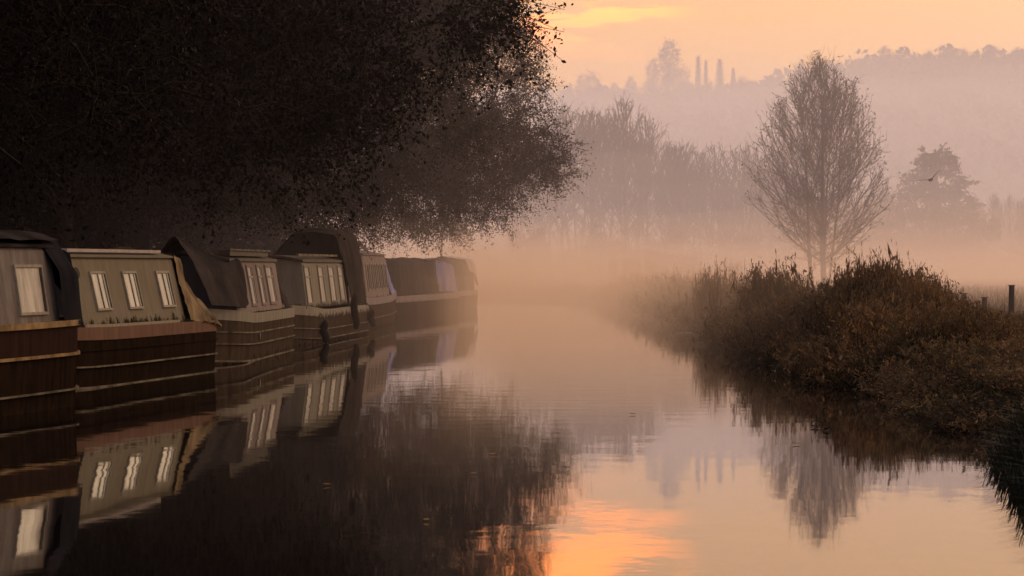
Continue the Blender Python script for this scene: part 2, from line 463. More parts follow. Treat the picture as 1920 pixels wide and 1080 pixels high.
def leafy_tree(seed, lobes, trunk_pts, trunk_r, npts=850, per=34, sig=0.42, leaf=0.12, droop=0.5, twigs_per=5):
    """crown filled with leafy sprays hung on limbs that are traced back to the trunk.
    lobes: (x, y, z, rx, ry, rz, weight)"""
    rng = np.random.default_rng(seed)
    lobes = np.array(lobes, float)
    w = lobes[:, 6] / lobes[:, 6].sum()
    pts = []
    while len(pts) < npts:
        k = rng.choice(len(lobes), p=w)
        v = rng.normal(size=3); v /= np.linalg.norm(v)
        rad = rng.uniform(0.25, 1.0) ** 0.45
        p = lobes[k, :3] + v * lobes[k, 3:6] * rad
        if p[2] > 0.6: pts.append(p)
    pts = np.array(pts)
    tp = np.array(trunk_pts, float)
    nodes = [p for p in tp]; par = [-1] + list(range(len(tp) - 1)); dep = [0.0]
    for i in range(1, len(tp)): dep.append(dep[-1] + np.linalg.norm(tp[i] - tp[i - 1]))
    dist = np.min(np.linalg.norm(pts[:, None] - tp[None], axis=2), axis=1)
    cap = len(tp) + npts * 2 + 10
    A = np.zeros((cap, 3)); D = np.zeros(cap); n = len(tp)
    A[:n] = tp; D[:n] = dep
    parent = np.full(cap, -1); parent[1:n] = np.arange(n - 1)
    isleaf = []
    for i in np.argsort(dist):
        p = pts[i]
        dv = p - A[:n]
        dd = np.linalg.norm(dv, axis=1)
        cost = dd * (1 + 0.35 * (A[:n, 2] > p[2] + 1.5)) + 0.28 * D[:n]
        cost[0:2] += 3
        q = int(np.argmin(cost))
        mid = (A[q] + p) / 2 + rng.normal(0, 0.06, 3) * dd[q] + np.array([0, 0, 0.10 * dd[q]])
        A[n] = mid; D[n] = D[q] + dd[q] / 2; parent[n] = q; n += 1
        A[n] = p; D[n] = D[q] + dd[q]; parent[n] = n - 1; n += 1
        isleaf.append(n - 1)
    cnt = np.zeros(n)
    for i in isleaf: cnt[i] += 1
    for i in range(n - 1, 0, -1):
        if parent[i] >= 0: cnt[parent[i]] += cnt[i]
    rad = np.maximum(0.012, trunk_r * np.sqrt(np.maximum(cnt, 0.3) / npts) * 0.85)
    segs = []
    for i in range(1, n):
        q = parent[i]
        r0, r1 = rad[q], rad[i]
        if i < len(tp): r0, r1 = trunk_r * (1 - 0.06 * q) , trunk_r * (1 - 0.06 * i)
        else: r0 = min(r0, r1 * 1.5)
        segs.append([*A[q], *A[i], r0, r1])
    segs = np.array(segs)
    P = A[np.array(isleaf)]
    out = P - A[parent[parent[np.array(isleaf)]]]
    out /= np.linalg.norm(out, axis=1)[:, None] + 1e-9
    tw = []; C = []
    for p, o in zip(P, out):
        for _ in range(twigs_per):
            d = o * 0.7 + rng.normal(0, 0.7, 3) + np.array([0, 0, -0.25 * droop])
            d /= np.linalg.norm(d)
            ln = sig * rng.uniform(1.0, 2.4)
            m = p + d * ln * 0.5
            e = m + (d + np.array([0, 0, -0.5 * droop])) * ln * 0.5
            tw.append([*p, *m, 0.009, 0.007]); tw.append([*m, *e, 0.007, 0.004])
            k = per // twigs_per
            t = rng.uniform(0.15, 1.08, k)[:, None]
            C.append(np.where(t < 0.5, p + (m - p) * t * 2, m + (e - m) * (t - 0.5) * 2) + rng.normal(0, 0.085, (k, 3)))
    C = np.concatenate(C)
    big = segs[:, 6] > 0.035
    return segs[big], np.concatenate([segs[~big], np.array(tw)]), leaf_quads(C, leaf, rng, droop, 0.55)

# ------------------------------------------------------------------ plants of the bank
def weed_mesh(seed, H, W, n_stems, kind):
    rng = np.random.default_rng(seed)
    segs, C, S = [], [], []
    for i in range(n_stems):
        a = rng.uniform(0, 6.283); rr = W * math.sqrt(rng.uniform(0, 1))
        p = np.array([math.cos(a) * rr, math.sin(a) * rr, -0.15])
        h = H * rng.uniform(0.55, 1.05) * (1 - 0.25 * rr / W)
        lean = rng.normal(0, 0.16, 2) + np.array([math.cos(a), math.sin(a)]) * 0.22 * rr / W
        n = 6; q = p
        bend = rng.normal(0, 0.05, 2) + lean * 0.15
        d = np.array([lean[0], lean[1], 1.0])
        for k in range(n):
            d = d / np.linalg.norm(d)
            nq = q + d * (h + 0.15) / n
            segs.append([*q, *nq, 0.006 * (1 - k / n) + 0.003, 0.006 * (1 - (k + 1) / n) + 0.003])
            if kind == 'reed':
                if rng.uniform() < 0.5:
                    C.append((nq, 0.34, d))
            else:
                m = 3 if kind == 'bush' else 2
                for _ in range(m):
                    C.append((q + (nq - q) * rng.uniform() + rng.normal(0, 0.045, 3), rng.uniform(0.07, 0.19), None))
                if kind == 'bush' and k > 1 and rng.uniform() < 0.6:      # side twig
                    e = nq + np.array([rng.normal(0, 0.15), rng.normal(0, 0.15), rng.uniform(0.02, 0.2)])
                    segs.append([*nq, *e, 0.004, 0.003])
                    for _ in range(4):
                        C.append((nq + (e - nq) * rng.uniform(0.3, 1.15) + rng.normal(0, 0.03, 3), rng.uniform(0.05, 0.10), None))
            q = nq
            d = d + np.array([bend[0], bend[1], -0.12 * (k > 2) * rng.uniform(0, 1.6)])
        # seed head
        nh = 10 if kind != 'reed' else 12
        for _ in range(nh):
            C.append((q + rng.normal(0, 1, 3) * np.array([0.025, 0.025, 0.075]) - d * 0.05, rng.uniform(0.035, 0.075), None))
    V, F = seg_tubes(np.array(segs), 3)
    Cn = np.array([c[0] for c in C]); Sz = np.array([c[1] for c in C])
    Q = leaf_quads(Cn, 1.0, rng, 1.7, 0.30)
    Q = Cn[:, None] + (Q - Cn[:, None]) * Sz[:, None, None]
    if kind == 'reed':
        for i, c in enumerate(C):
            if c[2] is not None:
                az = rng.uniform(0, 6.283)
                o = np.array([math.cos(az), math.sin(az), 0]); s_ = np.array([-math.sin(az), math.cos(az), 0]) * 0.011
                b = c[0]; e = b + o * 0.20 + np.array([0, 0, rng.uniform(-0.12, 0.26)])
                m = (b + e) / 2 + np.array([0, 0, 0.05])
                Q[i] = np.array([b, m + s_, e, m - s_])
    V, F = join_vf([(V, F), quads_vf(Q)])
    return mesh_vf('weed_clump', V, F)

# ------------------------------------------------------------------ narrowboats
BEAM = 1.05
M['glass_sheen_curtain'] = noise_mat('glass_sheen_curtain', (0.22, 0.23, 0.235), (0.66, 0.66, 0.66), 1.6, (3, 3, 0.5), 0.3, spec=0.035)  # pale curtain tone also stands in for sky reflected in the glass
M['dark_gap'] = noise_mat('dark_gap', (0.006, 0.005, 0.005), (0.014, 0.012, 0.011), 4, rough=0.5)
M['metal_frame'] = noise_mat('metal_frame', (0.22, 0.21, 0.19), (0.36, 0.34, 0.31), 9, rough=0.6, spec=0.05)
M['roof_board'] = noise_mat('roof_board', (0.05, 0.042, 0.036), (0.11, 0.09, 0.075), 6, (1, 0.3, 1), 0.8)
M['rail_pale'] = noise_mat('rail_pale', (0.34, 0.30, 0.34), (0.48, 0.43, 0.46), 5, rough=0.6)
M['fender_rubber'] = noise_mat('fender_rubber', (0.006, 0.006, 0.006), (0.02, 0.018, 0.017), 12, rough=0.7, bump=0.4)
M['black_tar'] = paint_mat('black_tar', (0.016, 0.012, 0.011), (0.045, 0.030, 0.024), -0.1, 0.25, 0.8, 0.4, patch=(0.03, 0.024, 0.018))
M['maroon_hull'] = paint_mat('maroon_hull', (0.045, 0.029, 0.027), (0.022, 0.016, 0.015), -0.1, 0.3, 0.9, 0.45)
M['brown_hull'] = paint_mat('brown_hull', (0.10, 0.08, 0.066), (0.035, 0.028, 0.024), -0.1, 0.3, 0.95, 0.5)
M['strake_gold'] = noise_mat('strake_gold', (0.10, 0.065, 0.035), (0.42, 0.30, 0.16), 2.2, (1, 1.5, 1), 0.7, spec=0.05)
M['strake_worn'] = noise_mat('strake_worn', (0.03, 0.025, 0.02), (0.26, 0.24, 0.20), 1.4, (1, 1.6, 1), 0.7, spec=0.05)
M['pink_band'] = paint_mat('pink_band', (0.23, 0.155, 0.135), (0.11, 0.075, 0.065), 0.6, 0.72, 0.6, 0.6)
M['cream_band'] = paint_mat('cream_band', (0.37, 0.38, 0.37), (0.20, 0.17, 0.14), 0.55, 0.8, 0.6, 0.6)
M['mauve_band'] = paint_mat('mauve_band', (0.38, 0.36, 0.42), (0.13, 0.10, 0.10), 0.4, 0.7, 0.5, 0.6)
M['olive_cabin'] = paint_mat('olive_cabin', (0.26, 0.255, 0.225), (0.15, 0.13, 0.10), 0.86, 1.12, 0.55, 0.5, patch=(0.035, 0.03, 0.022))
M['grey_cabin'] = paint_mat('grey_cabin', (0.25, 0.25, 0.27), (0.10, 0.08, 0.075), 0.9, 1.1, 0.9, 0.6)
M['cream_cabin'] = paint_mat('cream_cabin', (0.31, 0.32, 0.31), (0.19, 0.16, 0.13), 0.8, 1.0, 0.7, 0.55)
M['rose_cabin'] = paint_mat('rose_cabin', (0.34, 0.31, 0.335), (0.20, 0.155, 0.145), 0.8, 1.0, 0.7, 0.55)
def cloth(name, a, b, sp=0.0, rough=0.75): return noise_mat(name, a, b, 1.6, (1, 1, 0.6), rough, bump=0.35, spec=sp)
M['navy_canvas'] = cloth('navy_canvas', (0.012, 0.013, 0.018), (0.03, 0.032, 0.045))
M['dark_canvas'] = cloth('dark_canvas', (0.020, 0.019, 0.020), (0.058, 0.053, 0.055))
M['grey_canvas'] = cloth('grey_canvas', (0.036, 0.035, 0.040), (0.095, 0.088, 0.094))
M['tan_canvas'] = cloth('tan_canvas', (0.06, 0.05, 0.04), (0.42, 0.34, 0.23))  # pale blotches put golden fold highlights into the cloth colour
M['blue_canvas'] = cloth('blue_canvas', (0.12, 0.15, 0.46), (0.36, 0.38, 0.74))
M['pale_canvas'] = cloth('pale_canvas', (0.40, 0.39, 0.50), (0.80, 0.70, 0.55))  # brightened so the cloth colour carries the sunlit highlight

class Boat:
    def __init__(s, name, label, near, far, tn, tf, g, sheer_n, sheer_f, hull_mat):
        n = np.array(near, float); f = np.array(far, float)
        e = (f - n) / np.linalg.norm(f - n)
        s.L = float(np.linalg.norm(f - n)); s.tn = tn; s.tf = tf; s.g = g; s.sn = sheer_n; s.sf = sheer_f
        c = (n + f) / 2 - np.array([e[1], -e[0]]) * BEAM
        s.root = empty(name, (float(c[0]), float(c[1]), 0), math.atan2(-e[0], e[1]), label, 'narrowboat', 'narrowboats moored along the left bank')
        s.hull(hull_mat)
    def ys(s):
        h = s.L / 2
        return np.concatenate([-h - s.tn * np.cos(np.linspace(0, math.pi / 2, 13)), np.linspace(-h, h, 8)[1:-1], h + s.tf * np.sin(np.linspace(0, math.pi / 2, 13))])
    def b(s, y):
        h = s.L / 2
        u = np.where(y < -h, (y + h + s.tn) / s.tn, np.where(y > h, (h + s.tf - y) / s.tf, 1.0))
        u = np.clip(u, 0, 1)
        return 0.05 + (BEAM - 0.05) * np.sin(u * math.pi / 2) ** 0.85
    def zg(s, y):
        h = s.L / 2
        a = np.clip((-h * 0.4 - y) / (s.tn + h * 0.6), 0, 1) ** 2
        b = np.clip((y - h * 0.4) / (s.tf + h * 0.6), 0, 1) ** 2
        return s.g + s.sn * a + s.sf * b
    def hull(s, mat):
        P = []
        for y in s.ys():
            b, z = float(s.b(y)), float(s.zg(y))
            P.append([(-b * 0.82, y, -0.45), (-b * 0.97, y, 0.0), (-b, y, z * 0.5), (-b, y, z), (-b + 0.04 if b > 0.1 else -b * 0.5, y, z - 0.03), (0, y, z - 0.015),
                      (b - 0.04 if b > 0.1 else b * 0.5, y, z - 0.03), (b, y, z), (b, y, z * 0.5), (b * 0.97, y, 0.0), (b * 0.82, y, -0.45)])
        mb = MB(); P = np.array(P); mb.grid(P, closed_v=True)
        k = P.shape[1]; n = len(P)
        mb.f.append(tuple(range(k))); mb.f.append(tuple((n - 1) * k + j for j in reversed(range(k))))
        mb.build('hull', mat, s.root)
    def belt(s, name, zlo, zhi, proud, mat, at_g=False, label=None, y0=-99, y1=99):
        """a strip that follows the hull round; zlo, zhi measured down from the gunwale if at_g"""
        ys = s.ys(); ys = ys[(ys >= y0) & (ys <= y1)]
        mb = MB()
        for sg in (-1, 1):
            P = []
            for y in ys:
                b = float(s.b(y)); z = float(s.zg(y))
                rise = (z - s.g) * 0.6
                lo, hi = (z + zlo, z + zhi) if at_g else (zlo + rise, zhi + rise)
                P.append([(sg * (b - 0.05), y, lo), (sg * (b + proud), y, lo), (sg * (b + proud), y, hi), (sg * (b - 0.05), y, hi)])
            mb.grid(np.array(P) if sg > 0 else np.array(P)[:, ::-1], closed_v=True)
        tag(mb.build(name, mat, s.root), label)
    def cabin(s, y0, y1, zb, zt, wb, wt, mat, camber=0.07, end_mat=None):
        s.c = (y0, y1, zb, zt, wb, wt)
        prof = [(-wb, zb), (-wt - 0.01, zt - 0.05), (-wt + 0.03, zt), (-wt * 0.5, zt + camber * 0.75), (0, zt + camber), (wt * 0.5, zt + camber * 0.75), (wt - 0.03, zt), (wt + 0.01, zt - 0.05), (wb, zb)]
        mb = MB()
        P = np.array([[(x, y, z) for x, z in prof] for y in np.linspace(y0, y1, 6)])
        mb.grid(P)
        n = len(prof)
        mb.f.append(tuple(range(n))); mb.f.append(tuple(5 * n + j for j in reversed(range(n))))
        mb.build('cabin', mat, s.root)
    def frame(s):
        y0, y1, zb, zt, wb, wt = s.c
        v = np.array([wt - wb, 0, zt - zb]); v /= np.linalg.norm(v)
        nrm = np.array([v[2], 0, -v[0]])
        return (np.array([wb, 0, zb]), nrm, np.array([0, 1.0, 0]), v)
    def roof(s, mat, over=0.04, th=0.035, y0=None, y1=None, name='roof'):
        c0, c1, zb, zt, wb, wt = s.c
        y0 = c0 - 0.06 if y0 is None else y0; y1 = c1 + 0.06 if y1 is None else y1
        prof = [(-wt - over, zt - 0.01), (-wt * 0.5, zt + 0.075), (0, zt + 0.10), (wt * 0.5, zt + 0.075), (wt + over, zt - 0.01)]
        top = [(x, z + th) for x, z in prof[::-1]]
        P = np.array([[(x, y, z) for x, z in prof + top] for y in np.linspace(y0, y1, 5)])
        mb = MB(); mb.grid(P, closed_v=True); n = len(prof) * 2
        mb.f.append(tuple(range(n))); mb.f.append(tuple(4 * n + j for j in reversed(range(n))))
        mb.build(name, mat, s.root)
    def rail(s, y0, y1, mat, x=None, z=None, w=0.05, h=0.05, name='handrail'):
        x = s.c[5] - 0.06 if x is None else x; z = s.c[3] + 0.09 if z is None else z
        mb = MB()
        mb.box((x, (y0 + y1) / 2, z), (w, y1 - y0, h))
        mb.build(name, mat, s.root)
    def window(s, yc, vc, w, h, split=0.0, frame_mat='metal_frame', pane='glass_sheen_curtain', gap=0.12, t=0.035):
        fr = s.frame()
        mb = MB()
        for c, d in (((0.012, yc, vc + h / 2), (0.04, w + t, t)), ((0.012, yc, vc - h / 2), (0.04, w + t, t)),
                     ((0.013, yc - w / 2, vc), (0.042, t, h - t)), ((0.013, yc + w / 2, vc), (0.042, t, h - t))):
            mb.box(c, d, fr)
        f = mb.build('window', M[frame_mat], s.root)
        mb = MB(); mb.box((0.002, yc, vc), (0.02, w - t, h - t), fr); mb.build('pane', M[pane], f)
        if gap:
            mb = MB(); mb.box((0.010, yc + w / 2 - t / 2 - gap / 2, vc), (0.02, gap, h - t * 1.1), fr); mb.build('reveal', M['dark_gap'], f)
        if split is not None:
            mb = MB(); mb.box((0.012, yc + split * w, vc), (0.024, 0.045, h - t * 1.05), fr); mb.build('mullion', M['dark_gap'], f)
    def cover(s, name, secs, mat, nu=26, nv=34, amp=0.02, freq=7, seed=0, top=False, label=None, rootname=None, cat=None, thick=0.012, sag=0.0):
        """cloth lofted through sections (y, [(x, z), ...]) with creases"""
        rng = np.random.default_rng(seed)
        yv = np.array([a for a, _ in secs], float)
        def res(p, n):
            p = np.array(p, float); d = np.concatenate([[0], np.cumsum(np.linalg.norm(np.diff(p, axis=0), axis=1))]); t = np.linspace(0, d[-1], n)
            return np.stack([np.interp(t, d, p[:, 0]), np.interp(t, d, p[:, 1])], 1)
        S = np.array([res(p, nv) for _, p in secs])
        t = np.linspace(0, len(secs) - 1, nu)
        P = np.zeros((nu, nv, 3))
        for i, tt in enumerate(t):
            k = min(int(tt), len(secs) - 2); f = tt - k
            P[i, :, 0] = S[k, :, 0] * (1 - f) + S[k + 1, :, 0] * f
            P[i, :, 2] = S[k, :, 1] * (1 - f) + S[k + 1, :, 1] * f - sag * math.sin(f * math.pi) * np.sin(np.linspace(0, math.pi, nv))
            P[i, :, 1] = yv[k] * (1 - f) + yv[k + 1] * f
        U, V = np.meshgrid(np.linspace(0, 1, nu), np.linspace(0, 1, nv), indexing='ij')
        ph = rng.uniform(0, 6.28, 6)
        dsp = (np.sin(freq * 6.28 * U + 3 * V + ph[0]) * 0.6 + np.sin(freq * 4.1 * (U + 0.6 * V) + ph[1]) * 0.7 + np.sin(freq * 9.0 * (0.7 * U - 0.5 * V) + ph[2]) * 0.45 + np.sin(6.28 * 2.3 * V + ph[3]) * 0.4)
        rdg = 0.55 - np.abs(np.sin(3.14 * (freq * 0.55 * U + 1.3 * V) + ph[4])) ** 0.6 + 0.4 - 0.8 * np.abs(np.sin(3.14 * (freq * 0.8 * V - 1.6 * U + 0.6 * np.sin(5 * U)) + ph[5])) ** 0.5
        dsp = (0.5 * dsp + 0.9 * rdg) * amp
        gu = np.gradient(P, axis=0); gv = np.gradient(P, axis=1)
        nn = np.cross(gu, gv); nn /= np.linalg.norm(nn, axis=2)[..., None] + 1e-9
        P = P + nn * dsp[..., None]
        P[..., 0] += rng.normal(0, amp * 0.15, (nu, nv)); P[..., 2] += rng.normal(0, amp * 0.15, (nu, nv))
        mb = MB(); mb.grid(P)
        if top:
            o = mb.build(name, mat, None, smooth=True)
            o.location = s.root.location; o.rotation_euler = s.root.rotation_euler
            tag(o, label, cat)
        else:
            o = tag(mb.build(name, mat, s.root, smooth=True), label)
        return o
    def world(s, x, y, z):
        a = s.root.rotation_euler[2]; c = s.root.location
        return (c[0] + x * math.cos(a) - y * math.sin(a), c[1] + x * math.sin(a) + y * math.cos(a), c[2] + z)

def build_boats():
    # 0: nearest, maroon with gold strakes
    b = Boat('narrowboat', 'nearest narrowboat, maroon hull with gold edging and grey streaked cabin, half out of frame', (-7.0, 31.2), (-5.46, 39.5), 2.0, 1.9, 1.03, 0.1, 0.05, M['black_tar'])
    h = b.L / 2
    b.belt('topside', -0.38, -0.035, 0.010, M['maroon_hull'], True)
    b.belt('gunwale', -0.04, 0.03, 0.045, M['strake_gold'], True)
    b.belt('rubbing_strake', 0.632, 0.668, 0.045, M['strake_gold'])
    b.belt('rubbing_strake', 0.20, 0.222, 0.03, M['strake_worn'])
    b.cabin(-h + 0.2, h + 0.02, 1.0, 1.98, 0.93, 0.78, M['grey_cabin'])
    b.roof(M['dark_canvas'])
    b.window(h - 0.95, 0.46, 0.98, 0.58, None, gap=0.06)
    b.window(h - 3.2, 0.46, 0.98, 0.58, None, gap=0.06)
    b.window(h - 5.4, 0.46, 0.98, 0.58, None, gap=0.06)
    arc = lambda w, zb, zt: [(-w, zb), (-w * 0.93, zb + (zt - zb) * 0.6), (-w * 0.7, zt - 0.07), (0, zt), (w * 0.7, zt - 0.07), (w * 0.93, zb + (zt - zb) * 0.6), (w, zb)]
    b.cover('canvas_cover', [(h - 0.24, arc(1.06, 0.98, 2.15)), (h + 0.35, arc(1.06, 1.02, 2.14)), (h + 0.95, arc(0.90, 1.05, 2.02)), (h + 1.5, arc(0.5, 1.1, 1.6))], M['navy_canvas'], amp=0.012, seed=3)
    o = b.cover('tarpaulin', [(-h + 0.5, [(-1.0, 1.72), (-0.7, 2.09), (0, 2.20), (0.6, 2.13), (0.80, 2.06)]), (0, [(-1.0, 1.75), (-0.7, 2.12), (0, 2.24), (0.6, 2.15), (0.82, 2.05)]), (h + 0.2, [(-1.0, 1.7), (-0.7, 2.10), (0, 2.19), (0.6, 2.16), (0.84, 2.06)])],
                M['dark_canvas'], amp=0.02, seed=9, top=True, label='black tarpaulin spread over the roof of the nearest maroon narrowboat', cat='tarpaulin')
    # 1: olive cabin with three sliding windows, pink band
    b = Boat('narrowboat', 'narrowboat with olive cabin, three sliding windows and a pink band above its black hull', (-5.95, 45.7), (-4.92, 52.8), 2.1, 1.7, 0.84, 0.06, 0.0, M['black_tar'])
    h = b.L / 2
    b.belt('gunwale', -0.17, 0.012, 0.014, M['pink_band'], True, 'weathered pink painted gunwale band')
    b.belt('rubbing_strake', 0.285, 0.308, 0.03, M['strake_worn'])
    b.belt('rubbing_strake', 0.52, 0.54, 0.02, M['black_tar'])
    b.belt('waterline', -0.02, 0.014, 0.012, M['strake_worn'])
    b.cabin(-h - 0.55, h - 1.55, 0.84, 1.88, 0.97, 0.73, M['olive_cabin'])
    b.roof(M['olive_cabin'], th=0.03)
    b.rail(-h - 0.3, h - 2.2, M['rail_pale'], h=0.045, w=0.10)
    b.belt('cabin_skirting', 0.0, 0.055, -0.055, M['metal_frame'], True, y0=-h - 0.5, y1=h - 1.5)
    for yy in (-2.62, -0.86, 1.14):
        b.window(yy, 0.55, 0.78, 0.55, 0.02)
    mb = MB(); mb.tube([(0.80, -h - 0.52, 1.62), (0.93, -h - 0.56, 1.64)], [0.05, 0.09], 12); mb.build('lamp', M['dark_gap'], b.root)
    tri = lambda w, zb, wt, zt: [(-w, zb), (-wt, zt), (0, zt + 0.06), (wt, zt), (w, zb)]
    b.cover('canvas_cover', [(h - 1.60, tri(1.03, 0.87, 0.79, 1.95)), (h - 0.95, tri(1.06, 0.84, 0.70, 1.72)), (h - 0.25, tri(1.08, 0.80, 0.66, 1.36)), (h + 0.25, tri(1.09, 0.74, 0.74, 1.17)), (h + 0.62, tri(1.02, 0.72, 0.80, 0.82))],
            M['tan_canvas'], nu=60, nv=50, amp=0.045, freq=5, seed=5, label='folded tan canvas sloping down to the deck end')
    # canvas over the near well, seen past the first boat
    b.cover('canvas_cover', [(-h - 1.7, tri(0.5, 0.95, 0.2, 1.45)), (-h - 1.0, tri(0.9, 0.92, 0.55, 1.9)), (-h - 0.5, tri(1.01, 0.9, 0.80, 1.95))], M['navy_canvas'], amp=0.02, seed=6)
    # 2: cream banded, tented bow
    b = Boat('narrowboat', 'narrowboat with cream band, tall narrow cabin panels and a tented bow, after the olive one', (-4.8, 57.7), (-4.53, 66.4), 2.0, 1.7, 0.86, 0.16, 0.0, M['brown_hull'])
    h = b.L / 2
    b.belt('gunwale', -0.175, 0.012, 0.014, M['cream_band'], True)
    b.belt('rubbing_strake', 0.29, 0.312, 0.03, M['strake_worn'])
    b.belt('rubbing_strake', 0.50, 0.525, 0.02, M['strake_worn'])
    b.belt('waterline', -0.02, 0.014, 0.012, M['strake_worn'])
    b.cabin(-h - 0.3, h - 1.0, 0.88, 1.84, 0.93, 0.76, M['rose_cabin'])
    b.roof(M['roof_board'], th=0.05)
    b.rail(-h + 0.1, h - 2.2, M['roof_board'], w=0.3, h=0.10, z=1.98, x=0.6, name='roof_plank')
    b.rail(-h - 0.1, h - 2.0, M['strake_worn'], w=0.05, h=0.03, z=2.04, x=0.76)
    for yy, w in ((-3.6, 1.15), (-1.7, 0.8), (-0.05, 0.75), (1.65, 1.15)):
        b.window(yy, 0.50, w, 0.74, None, gap=0.16, frame_mat='rose_cabin', t=0.05)
        fr = b.frame(); mb = MB(); mb.box((0.016, yy, 0.66), (0.03, w - 0.05, 0.035), fr); mb.build('transom', M['metal_frame'], b.root)
    b.cover('canvas_cover', [(h - 1.05, tri(0.96, 0.9, 0.74, 1.85)), (h - 0.4, tri(0.99, 0.86, 0.7, 1.55)), (h + 0.25, tri(0.99, 0.84, 0.75, 1.32)), (h + 0.45, tri(0.97, 0.82, 0.9, 0.95))], M['grey_canvas'], amp=0.02, seed=7)
    mb = MB(); mb.tube([(1.05, -h + 2.2, 0.45), (1.07, -h + 2.2, 0.45)], [0.09, 0.085], 16); mb.build('vent', M['dark_gap'], b.root)
    b.cover('tarpaulin', [(-h - 1.75, [(-0.75, 1.02), (-0.45, 1.75), (-0.05, 2.24), (0.02, 2.25), (0.36, 1.72), (0.66, 1.05)]),
                          (-h - 0.9, [(-1.0, 1.0), (-0.6, 1.7), (-0.06, 2.17), (0.04, 2.17), (0.62, 1.68), (0.99, 1.02)]),
                          (-h - 0.2, [(-1.06, 0.95), (-0.88, 1.80), (-0.1, 2.05), (0.1, 2.05), (0.88, 1.80), (1.07, 0.98)]),
                          (-h + 0.45, [(-1.05, 1.1), (-0.90, 1.84), (-0.1, 2.02), (0.1, 2.02), (0.90, 1.84), (1.05, 1.08)])],
            M['grey_canvas'], nu=36, amp=0.022, seed=8, top=True, label='dark grey tarpaulin pitched like a tent over the bow of the cream banded boat', cat='tarpaulin')
    # 3: cream cabin, tall tent aft
    b = Boat('narrowboat', 'narrowboat with cream cabin panels under a tall dark tent, black fenders on its side', (-4.39, 71.4), (-3.73, 83.0), 2.0, 1.5, 0.73, 0.19, 0.0, M['brown_hull'])
    h = b.L / 2
    b.belt('gunwale', -0.19, 0.012, 0.014, M['cream_band'], True)
    b.belt('rubbing_strake', 0.285, 0.307, 0.025, M['strake_worn'])
    b.belt('rubbing_strake', 0.07, 0.09, 0.025, M['strake_worn'])
    b.cabin(-h - 0.7, 1.75, 0.80, 1.84, 0.95, 0.82, M['cream_cabin'])
    b.roof(M['roof_board'], th=0.05)
    b.rail(-h - 0.6, 1.6, M['strake_worn'], w=0.06, h=0.05, z=1.99, x=0.72)
    for yy, w in ((-5.9, 0.9), (-3.3, 0.95), (-1.2, 1.0), (0.8, 0.95)):
        b.window(yy, 0.52, w, 0.84, None, gap=0.0, frame_mat='cream_cabin', t=0.05)
        fr = b.frame(); mb = MB(); mb.box((0.016, yy, 0.70), (0.03, w - 0.05, 0.03), fr); mb.build('transom', M['metal_frame'], b.root)
    tent = [(-1.05, 0.75), (-1.02, 1.85), (-0.40, 2.60), (0.2, 2.70), (0.72, 2.58), (0.88, 1.9), (1.03, 0.78)]
    tent2 = [(-1.05, 0.75), (-0.95, 1.7), (-0.35, 2.52), (0.2, 2.60), (0.80, 2.56), (0.92, 1.8), (1.05, 0.72)]
    b.cover('tarpaulin', [(1.3, [(-0.95, 1.9), (-0.9, 1.95), (-0.38, 2.5), (0.2, 2.6), (0.68, 2.5), (0.8, 2.1), (0.9, 1.85)]), (2.2, tent), (4.0, tent), (5.3, tent2), (h + 0.1, [(-1.0, 0.75), (-0.5, 1.0), (-0.3, 1.2), (0.1, 1.3), (0.6, 1.2), (0.8, 1.0), (1.02, 0.72)])],
            M['dark_canvas'], nu=40, amp=0.028, seed=11, top=True, label='tall dark tent of tarpaulin standing over the stern of the fendered boat', cat='tarpaulin')
    mb = MB(); P = [(x * 0.97, 1.92, z - 0.03) for x, z in tent]; mb.add(P, [tuple(range(len(P)))]); mb.build('tent_flap', M['dark_canvas'], b.root)
    for (yy, z0, z1, lean, lab) in ((-h + 0.9, 0.02, 0.52, 0.03, 'short black fender hanging low beside the bow of the tented boat'), (1.55, 0.20, 1.08, 0.1, 'long black fender hanging at the middle of the tented boat'), (h - 0.2, 0.18, 0.62, 0.05, 'black fender hanging at the stern of the tented boat')):
        t = empty('fender', b.world(BEAM + 0.11, yy, 0), b.root.rotation_euler[2], lab, 'fender', 'fenders hung along the tented boat')
        n = 9; mb = MB()
        mb.tube([(0.03 * math.sin(i), lean * (z1 - z0) * (0.5 - i / (n - 1)) * 4, z0 + (z1 - z0) * i / (n - 1)) for i in range(n)], [0.05, 0.085, 0.095, 0.10, 0.10, 0.10, 0.095, 0.08, 0.04], 12)
        mb.build('bolster', M['fender_rubber'], t, smooth=True)
        mb = MB(); mb.tube([(0, -lean * (z1 - z0) * 2, z1), (-0.08, -lean * (z1 - z0) * 2.2, z1 + 0.12), (-0.15, -lean * (z1 - z0) * 2.2, b.g + 0.06 if z1 < b.g else z1 + 0.2)], 0.012, 6); mb.build('rope', M['roof_board'], t)
    # 4: rose cabin with curtained windows, blue cover
    b = Boat('narrowboat', 'rose coloured narrowboat with many curtained windows and a small blue stern cover', (-3.88, 87.5), (-3.55, 98.0), 1.8, 1.6, 0.84, 0.05, 0.2, M['brown_hull'])
    h = b.L / 2
    b.belt('gunwale', -0.18, 0.012, 0.014, M['mauve_band'], True)
    b.belt('rubbing_strake', 0.285, 0.307, 0.025, M['strake_worn'])
    b.cabin(-h + 0.2, h - 1.4, 0.82, 2.06, 0.95, 0.80, M['rose_cabin'])
    b.roof(M['rose_cabin'])
    for k in range(6):
        b.window(-h + 1.3 + k * 1.38, 0.62, 0.75, 0.72, 0.1, frame_mat='metal_frame', gap=0.1)
    b.cover('canvas_cover', [(h - 1.45, tri(0.97, 0.9, 0.80, 2.02)), (h - 0.5, tri(1.02, 0.88, 0.75, 1.85)), (h + 0.6, tri(1.0, 0.95, 0.7, 1.35)), (h + 0.9, tri(0.95, 0.98, 0.6, 1.05))], M['blue_canvas'], amp=0.03, seed=13, label='creased blue canvas cover')
